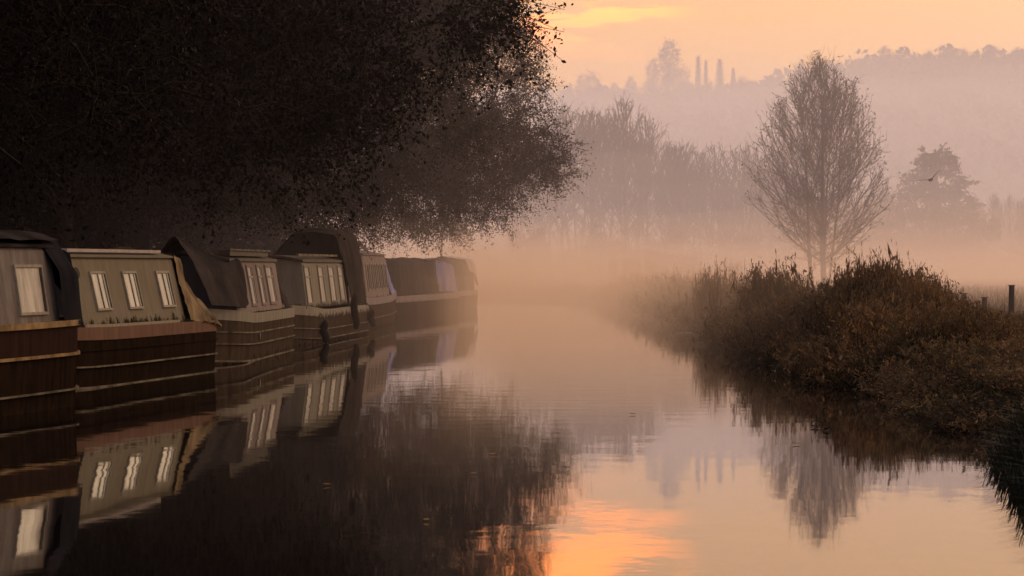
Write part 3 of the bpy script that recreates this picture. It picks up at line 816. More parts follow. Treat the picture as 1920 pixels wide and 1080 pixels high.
    # 5: long hull under grey and blue sheets
    b = Boat('narrowboat', 'misty narrowboat wholly under long grey and blue sheets, second from the far end', (-3.75, 108.0), (-2.06, 123.0), 1.8, 1.6, 0.72, 0.0, 0.0, M['maroon_hull'])
    h = b.L / 2
    b.belt('gunwale', -0.22, 0.0, 0.014, M['mauve_band'], True)
    b.cabin(-h, h - 0.6, 0.72, 1.82, 0.93, 0.8, M['rose_cabin'])
    pr = lambda w, zb, zt: [(-w, zb), (-w * 0.86, zt - 0.12), (0, zt), (w * 0.86, zt - 0.12), (w, zb)]
    b.cover('canvas_cover', [(-h - 0.9, pr(0.75, 0.8, 1.2)), (-h, pr(1.03, 0.76, 1.98)), (0, pr(1.03, 0.76, 2.02)), (2.2, pr(1.03, 0.76, 2.0))], M['dark_canvas'], amp=0.03, seed=14, label='long dark grey canvas cover')
    b.cover('canvas_cover', [(2.0, pr(1.05, 0.80, 2.04)), (4.5, pr(1.05, 0.80, 1.98)), (h - 0.6, pr(1.05, 0.76, 1.88)), (h + 0.5, pr(0.97, 0.74, 1.3))], M['blue_canvas'], amp=0.035, seed=15, label='blue canvas cover over the far half')
    mb = MB(); mb.box((1.07, 2.0, 0.98), (0.03, 0.35, 0.14)); mb.build('name_plate', M['metal_frame'], b.root)
    # 6: farthest
    b = Boat('narrowboat', 'farthest narrowboat, sun catching its pale blue sheeted stern', (-1.95, 128.0), (-1.44, 133.5), 1.7, 1.4, 0.74, 0.0, 0.0, M['maroon_hull'])
    h = b.L / 2
    b.belt('gunwale', -0.2, 0.0, 0.014, M['mauve_band'], True)
    b.cabin(-h, h - 0.4, 0.72, 1.85, 0.97, 0.9, M['maroon_hull'])
    b.cover('canvas_cover', [(-h - 0.9, pr(0.75, 0.8, 1.2)), (-h, pr(1.03, 0.76, 2.0)), (-0.4, pr(1.04, 0.78, 2.04))], M['dark_canvas'], amp=0.03, seed=18, label='dark near end of the canvas cover')
    b.cover('canvas_cover', [(-0.6, pr(1.05, 1.52, 2.10)), (1.2, pr(1.06, 1.42, 2.12)), (h - 0.6, pr(1.06, 1.25, 2.10)), (h + 0.1, pr(1.04, 1.0, 1.98)), (h + 0.45, pr(0.99, 0.8, 1.3))], M['pale_canvas'], amp=0.04, seed=16, label='pale blue and cream canvas cover')

# ------------------------------------------------------------------ placing vegetation
def build_left_wood():
    protos = []
    specs = [
        dict(lobes=[(3, 0, 10, 6, 6, 6.5, 2.6), (7.0, -1, 8.2, 3.6, 4.5, 3.5, 2.2), (6.8, -0.5, 11.5, 3.4, 4, 3, 1.7), (8.3, 0, 5.3, 3.2, 3.5, 1.5, 1.3), (6.0, 0, 3.7, 3.4, 3.5, 1.3, 1.2), (0, 2, 14, 5, 5, 4.5, 1.6)], trunk=[(0, 0, -0.3), (0.2, 0, 2), (0.5, 0.1, 4.2), (0.8, 0.2, 6.5), (1.0, 0.3, 9), (0.8, 0.4, 12)], r=0.32),
        dict(lobes=[(1.5, 0, 9.5, 5.5, 5.5, 6, 3), (4.8, 1, 6.6, 4.2, 5, 3.0, 2), (0, -2, 13.5, 5, 5, 4.5, 1.6), (5.0, -2, 4.2, 3.0, 3.5, 1.8, 1.3), (1, 0, 4.5, 4, 4, 2.2, 1.3), (9.0, -1.2, 5.0, 0.8, 0.6, 0.4, 0.12), (5.8, 0.3, 9.4, 3.6, 4, 3.2, 1.8), (8.0, -0.3, 8.2, 2.0, 2.6, 2.6, 0.9)], trunk=[(0, 0, -0.3), (-0.2, 0.1, 2), (0, 0.1, 4.5), (0.3, 0, 7), (0.5, 0, 10), (0.3, 0.4, 13)], r=0.36),
        dict(lobes=[(0, 0, 10, 6, 6, 6.5, 3), (3, 2, 5.6, 4.4, 5, 3.2, 2), (2.0, -3, 5.6, 4, 4, 3.0, 1.4), (-3, 0, 6, 4, 5, 4, 1.5)], trunk=[(0, 0, -0.3), (0.1, 0.1, 2.4), (-0.1, 0.1, 5), (0, 0, 8), (0.2, 0, 11), (0, 0.2, 14)], r=0.34),
    ]
    for i, sp in enumerate(specs):
        protos.append(leafy_tree(20 + i, sp['lobes'], sp['trunk'], sp['r'], npts=(1400, 1750, 1400)[i], per=(95, 115, 90)[i], sig=0.5, leaf=0.085, droop=0.6))
    shade = 'tall dark broadleaf tree standing in black shade behind the moored boats'
    spots = [  # x, y, proto, turn, scale, label, group
        (-9.2, 120, 0, 0, 1.0, 'leafy tree over the farthest boats, its long low boughs reaching farthest across the canal', None),
        (-9.8, 104, 0, 14, 1.02, 'leafy tree over the rose coloured boat, paling in the mist', None),
        (-10.3, 90, 1, -8, 1.0, 'dark tree whose drooping spray hangs just beyond the tall dark tent', None),
        (-11.6, 60, 1, 8, 1.2, 'tall near tree with an orange lit gap and one spray jutting across the sky', None),
        (-10.8, 76, 2, 30, 1.0, shade, 1), (-11.5, 47, 2, 200, 1.1, shade, 1),
        (-15, 52, 1, 120, 1.1, shade, 1), (-14.5, 66, 2, 70, 1.15, shade, 1), (-15, 82, 0, -30, 1.1, shade, 1), (-15.5, 97, 2, 160, 1.15, shade, 1),
        (-15, 113, 1, 45, 1.15, shade, 1), (-14, 131, 2, 250, 1.1, shade, 1), (-20, 72, 2, 300, 1.2, shade, 1), (-21, 92, 1, 200, 1.2, shade, 1),
        (-21, 115, 0, 100, 1.2, shade, 1), (-22, 140, 1, 10, 1.2, shade, 1), (-13, 38, 1, 260, 1.1, shade, 1), (-27, 128, 2, 33, 1.2, shade, 1),
    ]
    first = {}
    for (x, y, k, rz, sc, lab, grp) in spots:
        if k not in first:
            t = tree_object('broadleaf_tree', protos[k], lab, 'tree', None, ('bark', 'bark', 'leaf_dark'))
            first[k] = t
        else:
            t = copy_tree(first[k])
            if 'group' in t: del t['group']
        t.location = (x, y, 0.35); t.rotation_euler = (0, 0, R(rz)); t.scale = (sc, sc, sc)
        t['label'] = lab
        if grp: t['group'] = 'trees in the shade of the left bank'
    # brambles and ivy under the trees
    rng = np.random.default_rng(5)
    n = 70000
    y = rng.uniform(30, 175, n)
    off = rng.uniform(0, 1, n) ** 0.8 * 22 + 1.6
    x = xl(y) - off
    hmax = 1.2 + 4.2 * sstep(1.5, 6, off) + 1.2 * np.sin(y * 0.7 + off) * sstep(2, 5, off)
    z = 0.3 + hmax * rng.uniform(0, 1, n) ** 0.8
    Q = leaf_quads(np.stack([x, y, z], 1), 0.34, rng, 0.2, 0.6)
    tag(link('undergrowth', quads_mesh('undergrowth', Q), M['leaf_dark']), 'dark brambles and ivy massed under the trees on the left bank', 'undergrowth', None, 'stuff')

def env(tab):
    hs = [a for a, _ in tab]; ws = [b for _, b in tab]
    return lambda h: float(np.interp(h, hs, ws))

def build_bare_trees():
    # the lone tree on the meadow
    e = env([(0, 0.6), (0.08, 1.6), (0.17, 2.9), (0.26, 3.7), (0.38, 3.95), (0.47, 3.9), (0.57, 3.6), (0.68, 3.15), (0.79, 2.5), (0.87, 1.8), (0.94, 1.0), (0.98, 0.5), (1.0, 0.2)])
    d = bare_tree(7, 12.45, e, [(-0.33, 0, -0.9, 0.2, 0.86, 0.15), (0.28, 0.1, 0.1, 0, 0.985, 0.19), (0.5, 0.3, 1.5, 0.9, 0.84, 0.09), (0.1, -0.4, 0.6, -1.2, 0.85, 0.09)],
                  l1=240, ang=(66, 29), rmin=0.0085, twig=0.42, clear=0.10, n2=0.40, n3=0.36, up=0.045, leaves=3000, leaf=0.115, thin=0.6)
    tree_object('bare_tree', d, 'lone bare tree with a pointed egg-shaped crown beyond the reedy bank', 'tree', None, loc=(16.2, 169, 0.42))
    # the misty wood across the meadow
    vase = [env([(0, 0.6), (0.2, 2.2), (0.45, 4.8), (0.7, 6.0), (0.88, 4.8), (1.0, 1.5)]),
            env([(0, 0.6), (0.15, 1.8), (0.4, 3.8), (0.7, 4.6), (0.9, 3.2), (1.0, 0.9)]),
            env([(0, 1.5), (0.12, 3.4), (0.4, 5.2), (0.75, 5.4), (0.92, 3.6), (1.0, 1.2)])]
    pr = []
    for k in range(3):
        st = [(-0.3, 0, -2.2, 0.5, 0.93, 0.24), (0.3, 0.2, 1.6, -0.8, 1.0, 0.26), (0, -0.3, 0.4, 1.8, 0.9, 0.2)]
        if k == 1: st = [(0, 0, 0.5, 0.3, 1.0, 0.28), (0.3, 0.2, 2.0, 0.8, 0.85, 0.18)]
        if k == 2: st = [(-1, 0, -3, 0.5, 0.9, 0.18), (0.6, 0.2, 2.2, -0.8, 0.97, 0.2), (0, -0.6, 0.2, 1.8, 1.0, 0.2), (1.0, 0.5, 3.6, 0.4, 0.8, 0.15)]
        pr.append(bare_tree(40 + k, 18.0, vase[k], st, l1=64, ang=(58, 34), rmin=0.028, twig=0.9, clear=0.20, n2=0.8, n3=1.3, up=0.05))
    hl = [[(0, 0, 13, 3.6, 3.6, 3.8, 2), (-2.6, 0, 9.5, 2.6, 2.6, 2.2, 1.2), (2.8, 0.5, 10.5, 2.4, 2.4, 2.2, 1.2), (0, 0, 7, 2.0, 2, 1.5, .5)],
          [(0, 0, 14, 2.4, 2.4, 3.6, 2), (1.6, 0, 9.6, 2.4, 2.2, 2.4, 1.4), (-1.4, 0, 7.6, 1.8, 1.8, 1.8, 1)],
          [(-1.5, 0, 11, 4.0, 3.6, 4.2, 2), (2.8, 0, 12.5, 3.4, 3, 4.2, 2), (0.5, 0, 6, 4.2, 3, 3, 1.4)]]
    hp = [leafy_tree(60 + k, hl[k], [(0, 0, -0.5), (0.1, 0, 3), (0, 0.1, 6), (0.1, 0, 9), (0, 0, 12)], 0.4, npts=190, per=22, sig=0.75, leaf=0.42, droop=0.1) for k in range(3)]
    first = {}
    def put(name, k, data, x, y, s, sx, rz, lab, cat, grp, mats=('bark_grey', 'bark_grey', 'leaf_far')):
        key = (name, k)
        if key not in first:
            t = tree_object(name, data, lab, cat, grp, mats); first[key] = t
        else:
            t = copy_tree(first[key])
        z = float(ground_z(np.array([x]), np.array([y]))[0]) - 0.2
        t.location = (x, y, z); t.rotation_euler = (0, 0, R(rz)); t.scale = (s * sx, s * sx, s)
        t['label'] = lab
        if grp: t['group'] = grp
        elif 'group' in t: del t['group']
        return t
    rng = np.random.default_rng(12)
    wood = 'bare wintry tree in the misty wood across the meadow'
    for i in range(12):      # tall clump by the canal bend
        x = 1 + i * 1.65 + rng.uniform(-0.5, 0.5)
        put('woodland_tree', i % 2, pr[i % 2], x, 375 + rng.uniform(-14, 14), rng.uniform(0.84, 1.14) if i < 10 else 0.85, rng.uniform(0.75, 1.0), rng.uniform(0, 360), wood, 'tree', 'bare trees of the misty wood')
    for i in range(10):     # lower and thicker beside it
        x = 19 + i * 1.45 + rng.uniform(-0.4, 0.4)
        put('woodland_tree', 2, pr[2], x, 372 + rng.uniform(-12, 12), rng.uniform(0.62, 0.88), rng.uniform(0.75, 1.0), rng.uniform(0, 360), 'low bushy bare tree filling the gap between the misty wood and lone tree', 'tree', 'bushy trees of the misty wood')
    for i in range(12):
        x = 32.5 + i * 1.35 + rng.uniform(-0.4, 0.4)
        put('woodland_tree', i % 3, pr[i % 3], x, 395 + rng.uniform(-10, 10), rng.uniform(0.5, 0.66), 0.95, rng.uniform(0, 360), 'small bare tree in the mist right behind the lone tree', 'tree', 'small trees behind the lone tree')
    for i in range(9):
        x = 57.5 + i * 1.1 + rng.uniform(-0.3, 0.3)
        put('woodland_tree', 1, pr[1], x, 400 + rng.uniform(-6, 6), rng.uniform(0.5, 0.62), 0.55, rng.uniform(0, 360), 'thin young bare tree in the pale row beside the cedar', 'tree', 'young trees beside the cedar')
    # hedge along the foot of the wood
    n = 26000
    x = rng.uniform(-8, 72, n); y = 360 + rng.normal(0, 6, n)
    hh = 3.8 + 1.6 * np.sin(x * 0.8) + 1.0 * np.sin(x * 2.1 + 1)
    hh = np.where(x > 46, hh * 0.62, hh)
    z = 0.3 + hh * rng.uniform(0, 1, n) ** 0.8
    tag(link('hedge_undergrowth', quads_mesh('hedge_undergrowth', leaf_quads(np.stack([x, y, z], 1), 0.5, rng, 0, 0.45)), M['leaf_far']), 'tangled scrub along the foot of the misty wood', 'undergrowth', None, 'stuff')

    # evergreens: a trunk with tiers of drooping boughs
    def conifer(seed, H, W, tiers, droop, top_pow=1.0, gap=0.0, leaf=0.3, per=16):
        rg = np.random.default_rng(seed)
        trunk = [[0, 0, H * i / 12, 0, 0, H * (i + 1) / 12, 0.02 * H * (1 - i / 12.5), 0.02 * H * (1 - (i + 1) / 12.5)] for i in range(12)]
        tw, C = [], []
        for k in range(tiers):
            t = 0.10 + 0.88 * k / tiers
            rr = W * (1 - t) ** top_pow * rg.uniform(0.75, 1.1) + 0.15
            nb = 9
            for j in range(nb):
                a = j * 6.283 / nb + k * 1.3 + rg.uniform(-0.3, 0.3)
                L = rr * rg.uniform(0.7, 1.12)
                e = np.array([math.cos(a) * L, math.sin(a) * L, H * t + L * (0.22 - droop) + rg.normal(0, 0.1)])
                p = np.array([0, 0, H * t])
                tw.append([*p, *e, 0.06, 0.02])
                m = int(per * L / W) + 4
                u = rg.uniform(0.15, 1.05, m)[:, None]
                C.append(p + (e - p) * u + rg.normal(0, 1, (m, 3)) * np.array([0.28, 0.28, 0.16]) * (H / 16))
        return np.array(trunk), np.array(tw), leaf_quads(np.concatenate(C), leaf, rg, 0.2, 0.5)
    ced = leafy_tree(3, [(0, 0, 2.8, 6.2, 6, 2.4, 3), (0.3, 0, 5.6, 5.3, 5.2, 2.4, 2.6), (-0.2, 0, 8.4, 4.2, 4.2, 2.2, 1.9), (0.2, 0, 11, 3.0, 3, 2.0, 1.2), (0.5, 0, 13.2, 1.9, 1.9, 1.5, 0.6), (0, 0, 14.6, 0.9, 0.9, 0.8, 0.2)], [(0, 0, -0.3), (0, 0, 3), (0.1, 0, 6), (0, 0, 9), (0.1, 0, 12), (0, 0, 14.5)], 0.4, npts=560, per=60, sig=0.5, leaf=0.30, droop=0.5)
    put('cedar', 0, ced, 49.0, 372, 1.0, 1.32, 20, 'broad misty evergreen shaped like a pyramid, to the side of the lone tree', 'tree', None, ('bark', 'bark', 'leaf_far'))
    con = conifer(5, 16, 3.4, 26, 0.10, 0.9, leaf=0.8, per=16)
    flat = conifer(8, 16, 5.0, 11, -0.02, 0.55, leaf=0.8, per=26)
    pop = conifer(9, 17, 1.55, 44, -1.7, 0.85, leaf=0.34, per=10)
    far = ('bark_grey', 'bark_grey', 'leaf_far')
    # the wooded hill: (x at y = 950, tree top above water, kind, width factor, label)
    D0 = 950
    ridge = [
        (1105, 126, 'b', 0, 1.15, 'spreading bare tree at the near end of the hilltop row'),
        (1152, 152, 'b', 1, 0.9, None), (1182, 142, 'b', 1, 0.9, None), (1226, 106, 'b', 1, 0.8, 'leaning thin tree just before the tallest hilltop tree'),
        (1250, 78, 'b', 1, 1.0, 'tallest bare tree on the hilltop'), (1281, 112, 'b', 0, 0.62, 'round headed bare tree between the tallest tree and poplars'),
        (1306, 106, 'p', 0, 0.9, 'first slender poplar on the hilltop'), (1322, 112, 'p', 0, 0.75, 'thinnest poplar, middle of the three on the hilltop'),
        (1348, 110, 'p', 0, 1.25, 'stoutest of the three hilltop poplars'), (1374, 124, 'c', 0, 0.6, 'ragged conifer next after the three poplars'),
        (1402, 136, 'b', 2, 0.95, None), (1424, 142, 'b', 2, 0.8, None), (1447, 143, 'c', 0, 0.8, 'pointed conifer on the skyline just before the lone tree'), (1464, 146, 'c', 0, 0.6, None),
        (1502, 106, 'b', 0, 0.75, None), (1540, 118, 'b', 2, 0.9, None), (1566, 112, 'b', 0, 0.8, None), (1610, 134, 'b', 2, 1.0, None), (1650, 122, 'b', 2, 1.0, None),
        (1683, 116, 'b', 0, 0.75, None), (1712, 97, 'b', 0, 0.8, None), (1738, 104, 'b', 2, 0.8, None), (1773, 90, 'f', 0, 0.8, 'flat topped cedar on the skyline'),
        (1803, 96, 'f', 0, 0.9, 'second flat topped cedar, lower, toward the tall skyline conifer'), (1830, 103, 'b', 2, 1.0, None), (1866, 78, 'c', 0, 1.25, 'tallest conifer, standing up from the right end of the skyline'),
        (1890, 122, 'b', 2, 1.0, None), (1925, 130, 'b', 2, 1.0, None)]
    data = {'b': hp, 'p': [pop], 'c': [con], 'f': [flat]}
    nat = {'b': 18.0, 'p': 17.0, 'c': 16.0, 'f': 16.0}
    nm = {'b': 'hill_tree', 'p': 'poplar', 'c': 'conifer', 'f': 'hill_cedar'}
    for i, (px, top, kd, k, wf, lab) in enumerate(ridge):
        x = (px - 960) / 6000 * D0
        ztop = 1.75 + (498 - top) / 6000 * D0
        y = D0 + rng.uniform(-12, 12)
        g = float(ground_z(np.array([x]), np.array([y]))[0])
        s = max(0.45, (ztop - g) / nat[kd])
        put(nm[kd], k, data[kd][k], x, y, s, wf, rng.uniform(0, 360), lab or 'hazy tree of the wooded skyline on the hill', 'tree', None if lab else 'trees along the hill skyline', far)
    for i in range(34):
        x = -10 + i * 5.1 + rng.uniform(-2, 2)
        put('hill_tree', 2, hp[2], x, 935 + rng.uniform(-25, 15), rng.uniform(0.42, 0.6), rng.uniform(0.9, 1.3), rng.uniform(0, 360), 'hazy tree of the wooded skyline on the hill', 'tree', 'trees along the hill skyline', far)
    # woodland that clothes the slope, one mass in the haze
    n = 30000
    x = rng.uniform(-40, 190, n); y = rng.uniform(640, 985, n)
    z = ground_z(x, y) + rng.uniform(0, 1, n) ** 0.7 * (6 + 2.0 * np.sin(x * 0.31 + y * 0.05) + 1.5 * np.sin(x * 0.83))
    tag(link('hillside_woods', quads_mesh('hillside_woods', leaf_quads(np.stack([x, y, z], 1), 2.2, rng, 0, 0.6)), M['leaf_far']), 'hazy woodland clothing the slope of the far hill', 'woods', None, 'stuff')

def build_bank_plants():
    rng = np.random.default_rng(33)
    kinds = [weed_mesh(1, 1.0, 0.50, 60, 'bush'), weed_mesh(2, 1.0, 0.46, 55, 'bush'), weed_mesh(3, 1.0, 0.5, 60, 'weed'), weed_mesh(4, 1.0, 0.45, 64, 'weed'), weed_mesh(5, 1.0, 0.42, 60, 'reed'), weed_mesh(6, 1.0, 0.42, 60, 'reed')]
    for k, me in enumerate(kinds):
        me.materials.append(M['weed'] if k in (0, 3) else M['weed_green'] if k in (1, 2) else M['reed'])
    # how tall the growth stands along the bank: high in the big bush, low toward the near mound and in the dip before the lone tree
    def top(x, y):
        a = 960 + 6000 * x / y
        A, T = ([1180, 1270, 1310, 1350, 1385, 1410, 1440, 1490, 1512, 1555, 1572, 1600, 1645, 1700, 1745, 1785, 1830, 1880, 1930], [489, 485, 482, 468, 484, 496, 472, 480, 512, 526, 496, 468, 464, 482, 500, 538, 560, 590, 612])
        t = max(np.interp(a + k, A, T) for k in (-32, 0, 32))
        return min(1.75 - (t - 498) / 6000 * y, float(np.interp(y, [33, 37, 41, 45, 50, 55, 60], [0.6, 0.78, 1.05, 1.32, 1.66, 2.0, 2.3])))
    def lab(y, k):
        if y < 47: return 'low brown weed clump at the water edge near the fence posts', 'low weeds of the near bank'
        if y < 56: return 'tall dark brown weed clump, part of the big bush on the bank', 'tall weeds of the big bank bush'
        if y < 63: return 'short weed clump in the dip of the bank before the lone tree', 'short weeds in the dip of the bank'
        if y < 80: return 'feathery clump of weeds left of the lone tree, greying in the mist', 'weeds left of the lone tree'
        return 'mist veiled clump of reeds far along the right bank', 'far reeds of the right bank'
    y = 33.5
    while y < 150:
        for row in range(6):
            yy = y + rng.uniform(-0.35, 0.35)
            off = (0.02, 0.65, 1.5, 2.4, 3.4, 4.4)[row] + rng.uniform(-0.2, 0.25)
            if (y > 95 and row == 2) or (row > 2 and not 40 < y < 64) or (row > 4 and y < 48) or (row > 2 and rng.uniform() < 0.3): continue
            x = float(xr(yy)) + off
            h = top(x, yy) * (0.60, 0.86, 0.96, 0.98, 0.98, 0.98)[row] * rng.choice([0.7, 0.85, 0.95, 1.0, 1.08])
            if yy < 58: k = rng.choice([0, 0, 1, 2, 3, 3])
            elif yy < 80: k = rng.choice([0, 2, 3, 4, 5, 1])
            else: k = rng.choice([2, 3, 4, 5])
            z = max(0.0, float(ground_z(np.array([x]), np.array([yy]))[0]))
            h = max(0.4, (1.0 if 52 < yy < 63 else 0.92) * h - z)
            o = bpy.data.objects.new('weed_clump' if k < 4 else 'reed_clump', kinds[k])
            COL.objects.link(o)
            o.location = (x, yy, z); w = rng.uniform(0.85, 1.25) * (1.0 if h > 1 else 0.85)
            o.scale = (w, w, h)
            o.rotation_euler = (rng.normal(0, 0.06), rng.normal(0, 0.06) - (0.28 if row == 0 else 0.0), rng.uniform(0, 6.28) if row else rng.uniform(-0.4, 0.4))
            l, g = lab(yy, k)
            tag(o, l, 'weeds' if k < 4 else 'reeds', g)
        y += 0.66 if y < 62 else (0.95 if y < 90 else 1.8)
    # individual bushes that stand out of the growth
    big = [weed_mesh(11, 1.0, 0.55, 150, 'bush'), weed_mesh(12, 1.0, 0.6, 170, 'bush')]
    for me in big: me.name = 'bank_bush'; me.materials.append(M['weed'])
    for (px, d, zt, w, k, lb) in ((1458, 68, 2.08, 1.0, 0, 'rounded feathery bush on the bank left of the lone tree, half lost in mist'), (1612, 57, 2.16, 0.62, 0, 'peak of the big brown bush nearest the lone tree'), (1652, 56, 2.2, 0.7, 1, 'broad crest of the big brown bush on the bank'),
                                  (1694, 55, 2.0, 0.65, 0, 'drooping shoulder of the big bush, stepping down toward the fence posts'), (1730, 53, 1.8, 0.6, 1, 'last low shoulder of the big bush, right before the fence posts'), (1790, 45, 1.25, 0.7, 1, 'low bush by the water below the fence posts'), (1345, 82, 2.0, 0.6, 0, 'narrow spiky bush farther along the misty bank')):
        x = (px - 960) / 6000 * d; z = float(ground_z(np.array([x]), np.array([d]))[0])
        o = bpy.data.objects.new('bank_bush', big[k]); COL.objects.link(o)
        o.location = (x, d, z); o.scale = (w, w, zt - z - 0.1); o.rotation_euler = (0, 0, px)
        tag(o, lb, 'bush')
    for px in (1312, 1338, 1371, 1394, 1424):
        d = rng.uniform(74, 88); x = (px - 960) / 6000 * d
        o = bpy.data.objects.new('reed_clump', kinds[4]); COL.objects.link(o)
        o.location = (x, d, 0.3); o.scale = (0.3, 0.3, 1.62 + rng.uniform(-0.1, 0.15)); o.rotation_euler = (0, 0, px)
        tag(o, 'tall thin spire of reeds rising above the misty bank', 'reeds', 'reed spires of the misty bank')
    # soft grass on the near mound and along the margin
    n = 26000
    y = 16 + 26 * rng.uniform(0, 1, n) ** 0.9
    off = rng.uniform(-0.05, 4.5, n)
    x = xr(y) + off
    z = ground_z(x, y)
    hgt = rng.uniform(0.15, 0.46, n) * (1 - 0.5 * sstep(27, 33, y))
    az = rng.uniform(0, 6.283, n)
    lean = rng.uniform(0.1, 0.5, n) + 0.5 * (off < 0.3)
    az = np.where(off < 0.35, math.pi + rng.normal(0, 0.7, n), az)
    p = np.stack([x, y, z - 0.03], 1)
    dirv = np.stack([np.cos(az), np.sin(az), np.zeros(n)], 1)
    side = np.stack([-np.sin(az), np.cos(az), np.zeros(n)], 1) * 0.008
    m = p + dirv * (lean * hgt * 0.35)[:, None] + np.array([0, 0, 1]) * (hgt * 0.65)[:, None]
    e = p + dirv * (lean * hgt * 1.1)[:, None] + np.array([0, 0, 1]) * (hgt * (1 - 0.35 * lean))[:, None]
    Q = np.concatenate([np.stack([p - side, p + side, m + side * 0.8, m - side * 0.8], 1), np.stack([m - side * 0.8, m + side * 0.8, e + side * 0.1, e - side * 0.1], 1)])
    tag(link('bank_grass', quads_mesh('bank_grass', Q), M['grass']), 'dark green grass hanging over the edge of the near right bank', 'grass', None, 'stuff')
    # meadow grass behind
    n = 22000
    y = rng.uniform(40, 170, n); off = 1.5 + 34 * rng.uniform(0, 1, n) ** 1.6
    x = xr(y) + off; z = ground_z(x, y)
    h = rng.uniform(0.1, 0.35, n)
    p = np.stack([x, y, z], 1); a = rng.uniform(0, 6.28, n)
    s_ = np.stack([np.cos(a), np.sin(a), 0 * a], 1) * 0.03
    t = p + np.stack([rng.normal(0, 0.08, n), rng.normal(0, 0.08, n), h], 1)
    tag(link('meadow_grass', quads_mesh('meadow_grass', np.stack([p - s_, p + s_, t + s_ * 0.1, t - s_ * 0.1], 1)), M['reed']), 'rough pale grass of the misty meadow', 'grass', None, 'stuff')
    # fence posts
    M['post'] = noise_mat('post', (0.035, 0.028, 0.024), (0.085, 0.07, 0.06), 5, (4, 4, 0.6), 0.9, bump=0.4)
    for i, (px, d, zt, w, lean, lb) in enumerate(((1895, 66, 1.33, 0.062, 0.02, 'tall square fence post with a cap, standing clear on the meadow'), (1848, 72, 1.02, 0.06, -0.04, 'short fence post poking over the weeds, middle of the three'),
                                             (1806, 78, 1.06, 0.06, 0.05, 'fence post nearest the big bank bush, half sunk in weeds'))):
        x = (px - 960) / 6000 * d; g = 0.4
        p = empty('fence_post', (x, d, g - 0.1), 0.3 * i, lb, 'fence post', 'fence posts on the meadow')
        mb = MB(); H = zt - g + 0.1
        mb.tube([(0, 0, 0), (lean * H * 0.5, 0.004, H * 0.5), (lean * H, 0, H)], [w * 1.1, w, w * 0.95], 7); mb.build('shaft', M['post'], p)
        mb = MB(); mb.box((lean * H, 0, H + 0.012), (w * 2.0, w * 2.0, 0.02)); mb.build('cap', M['post'], p)

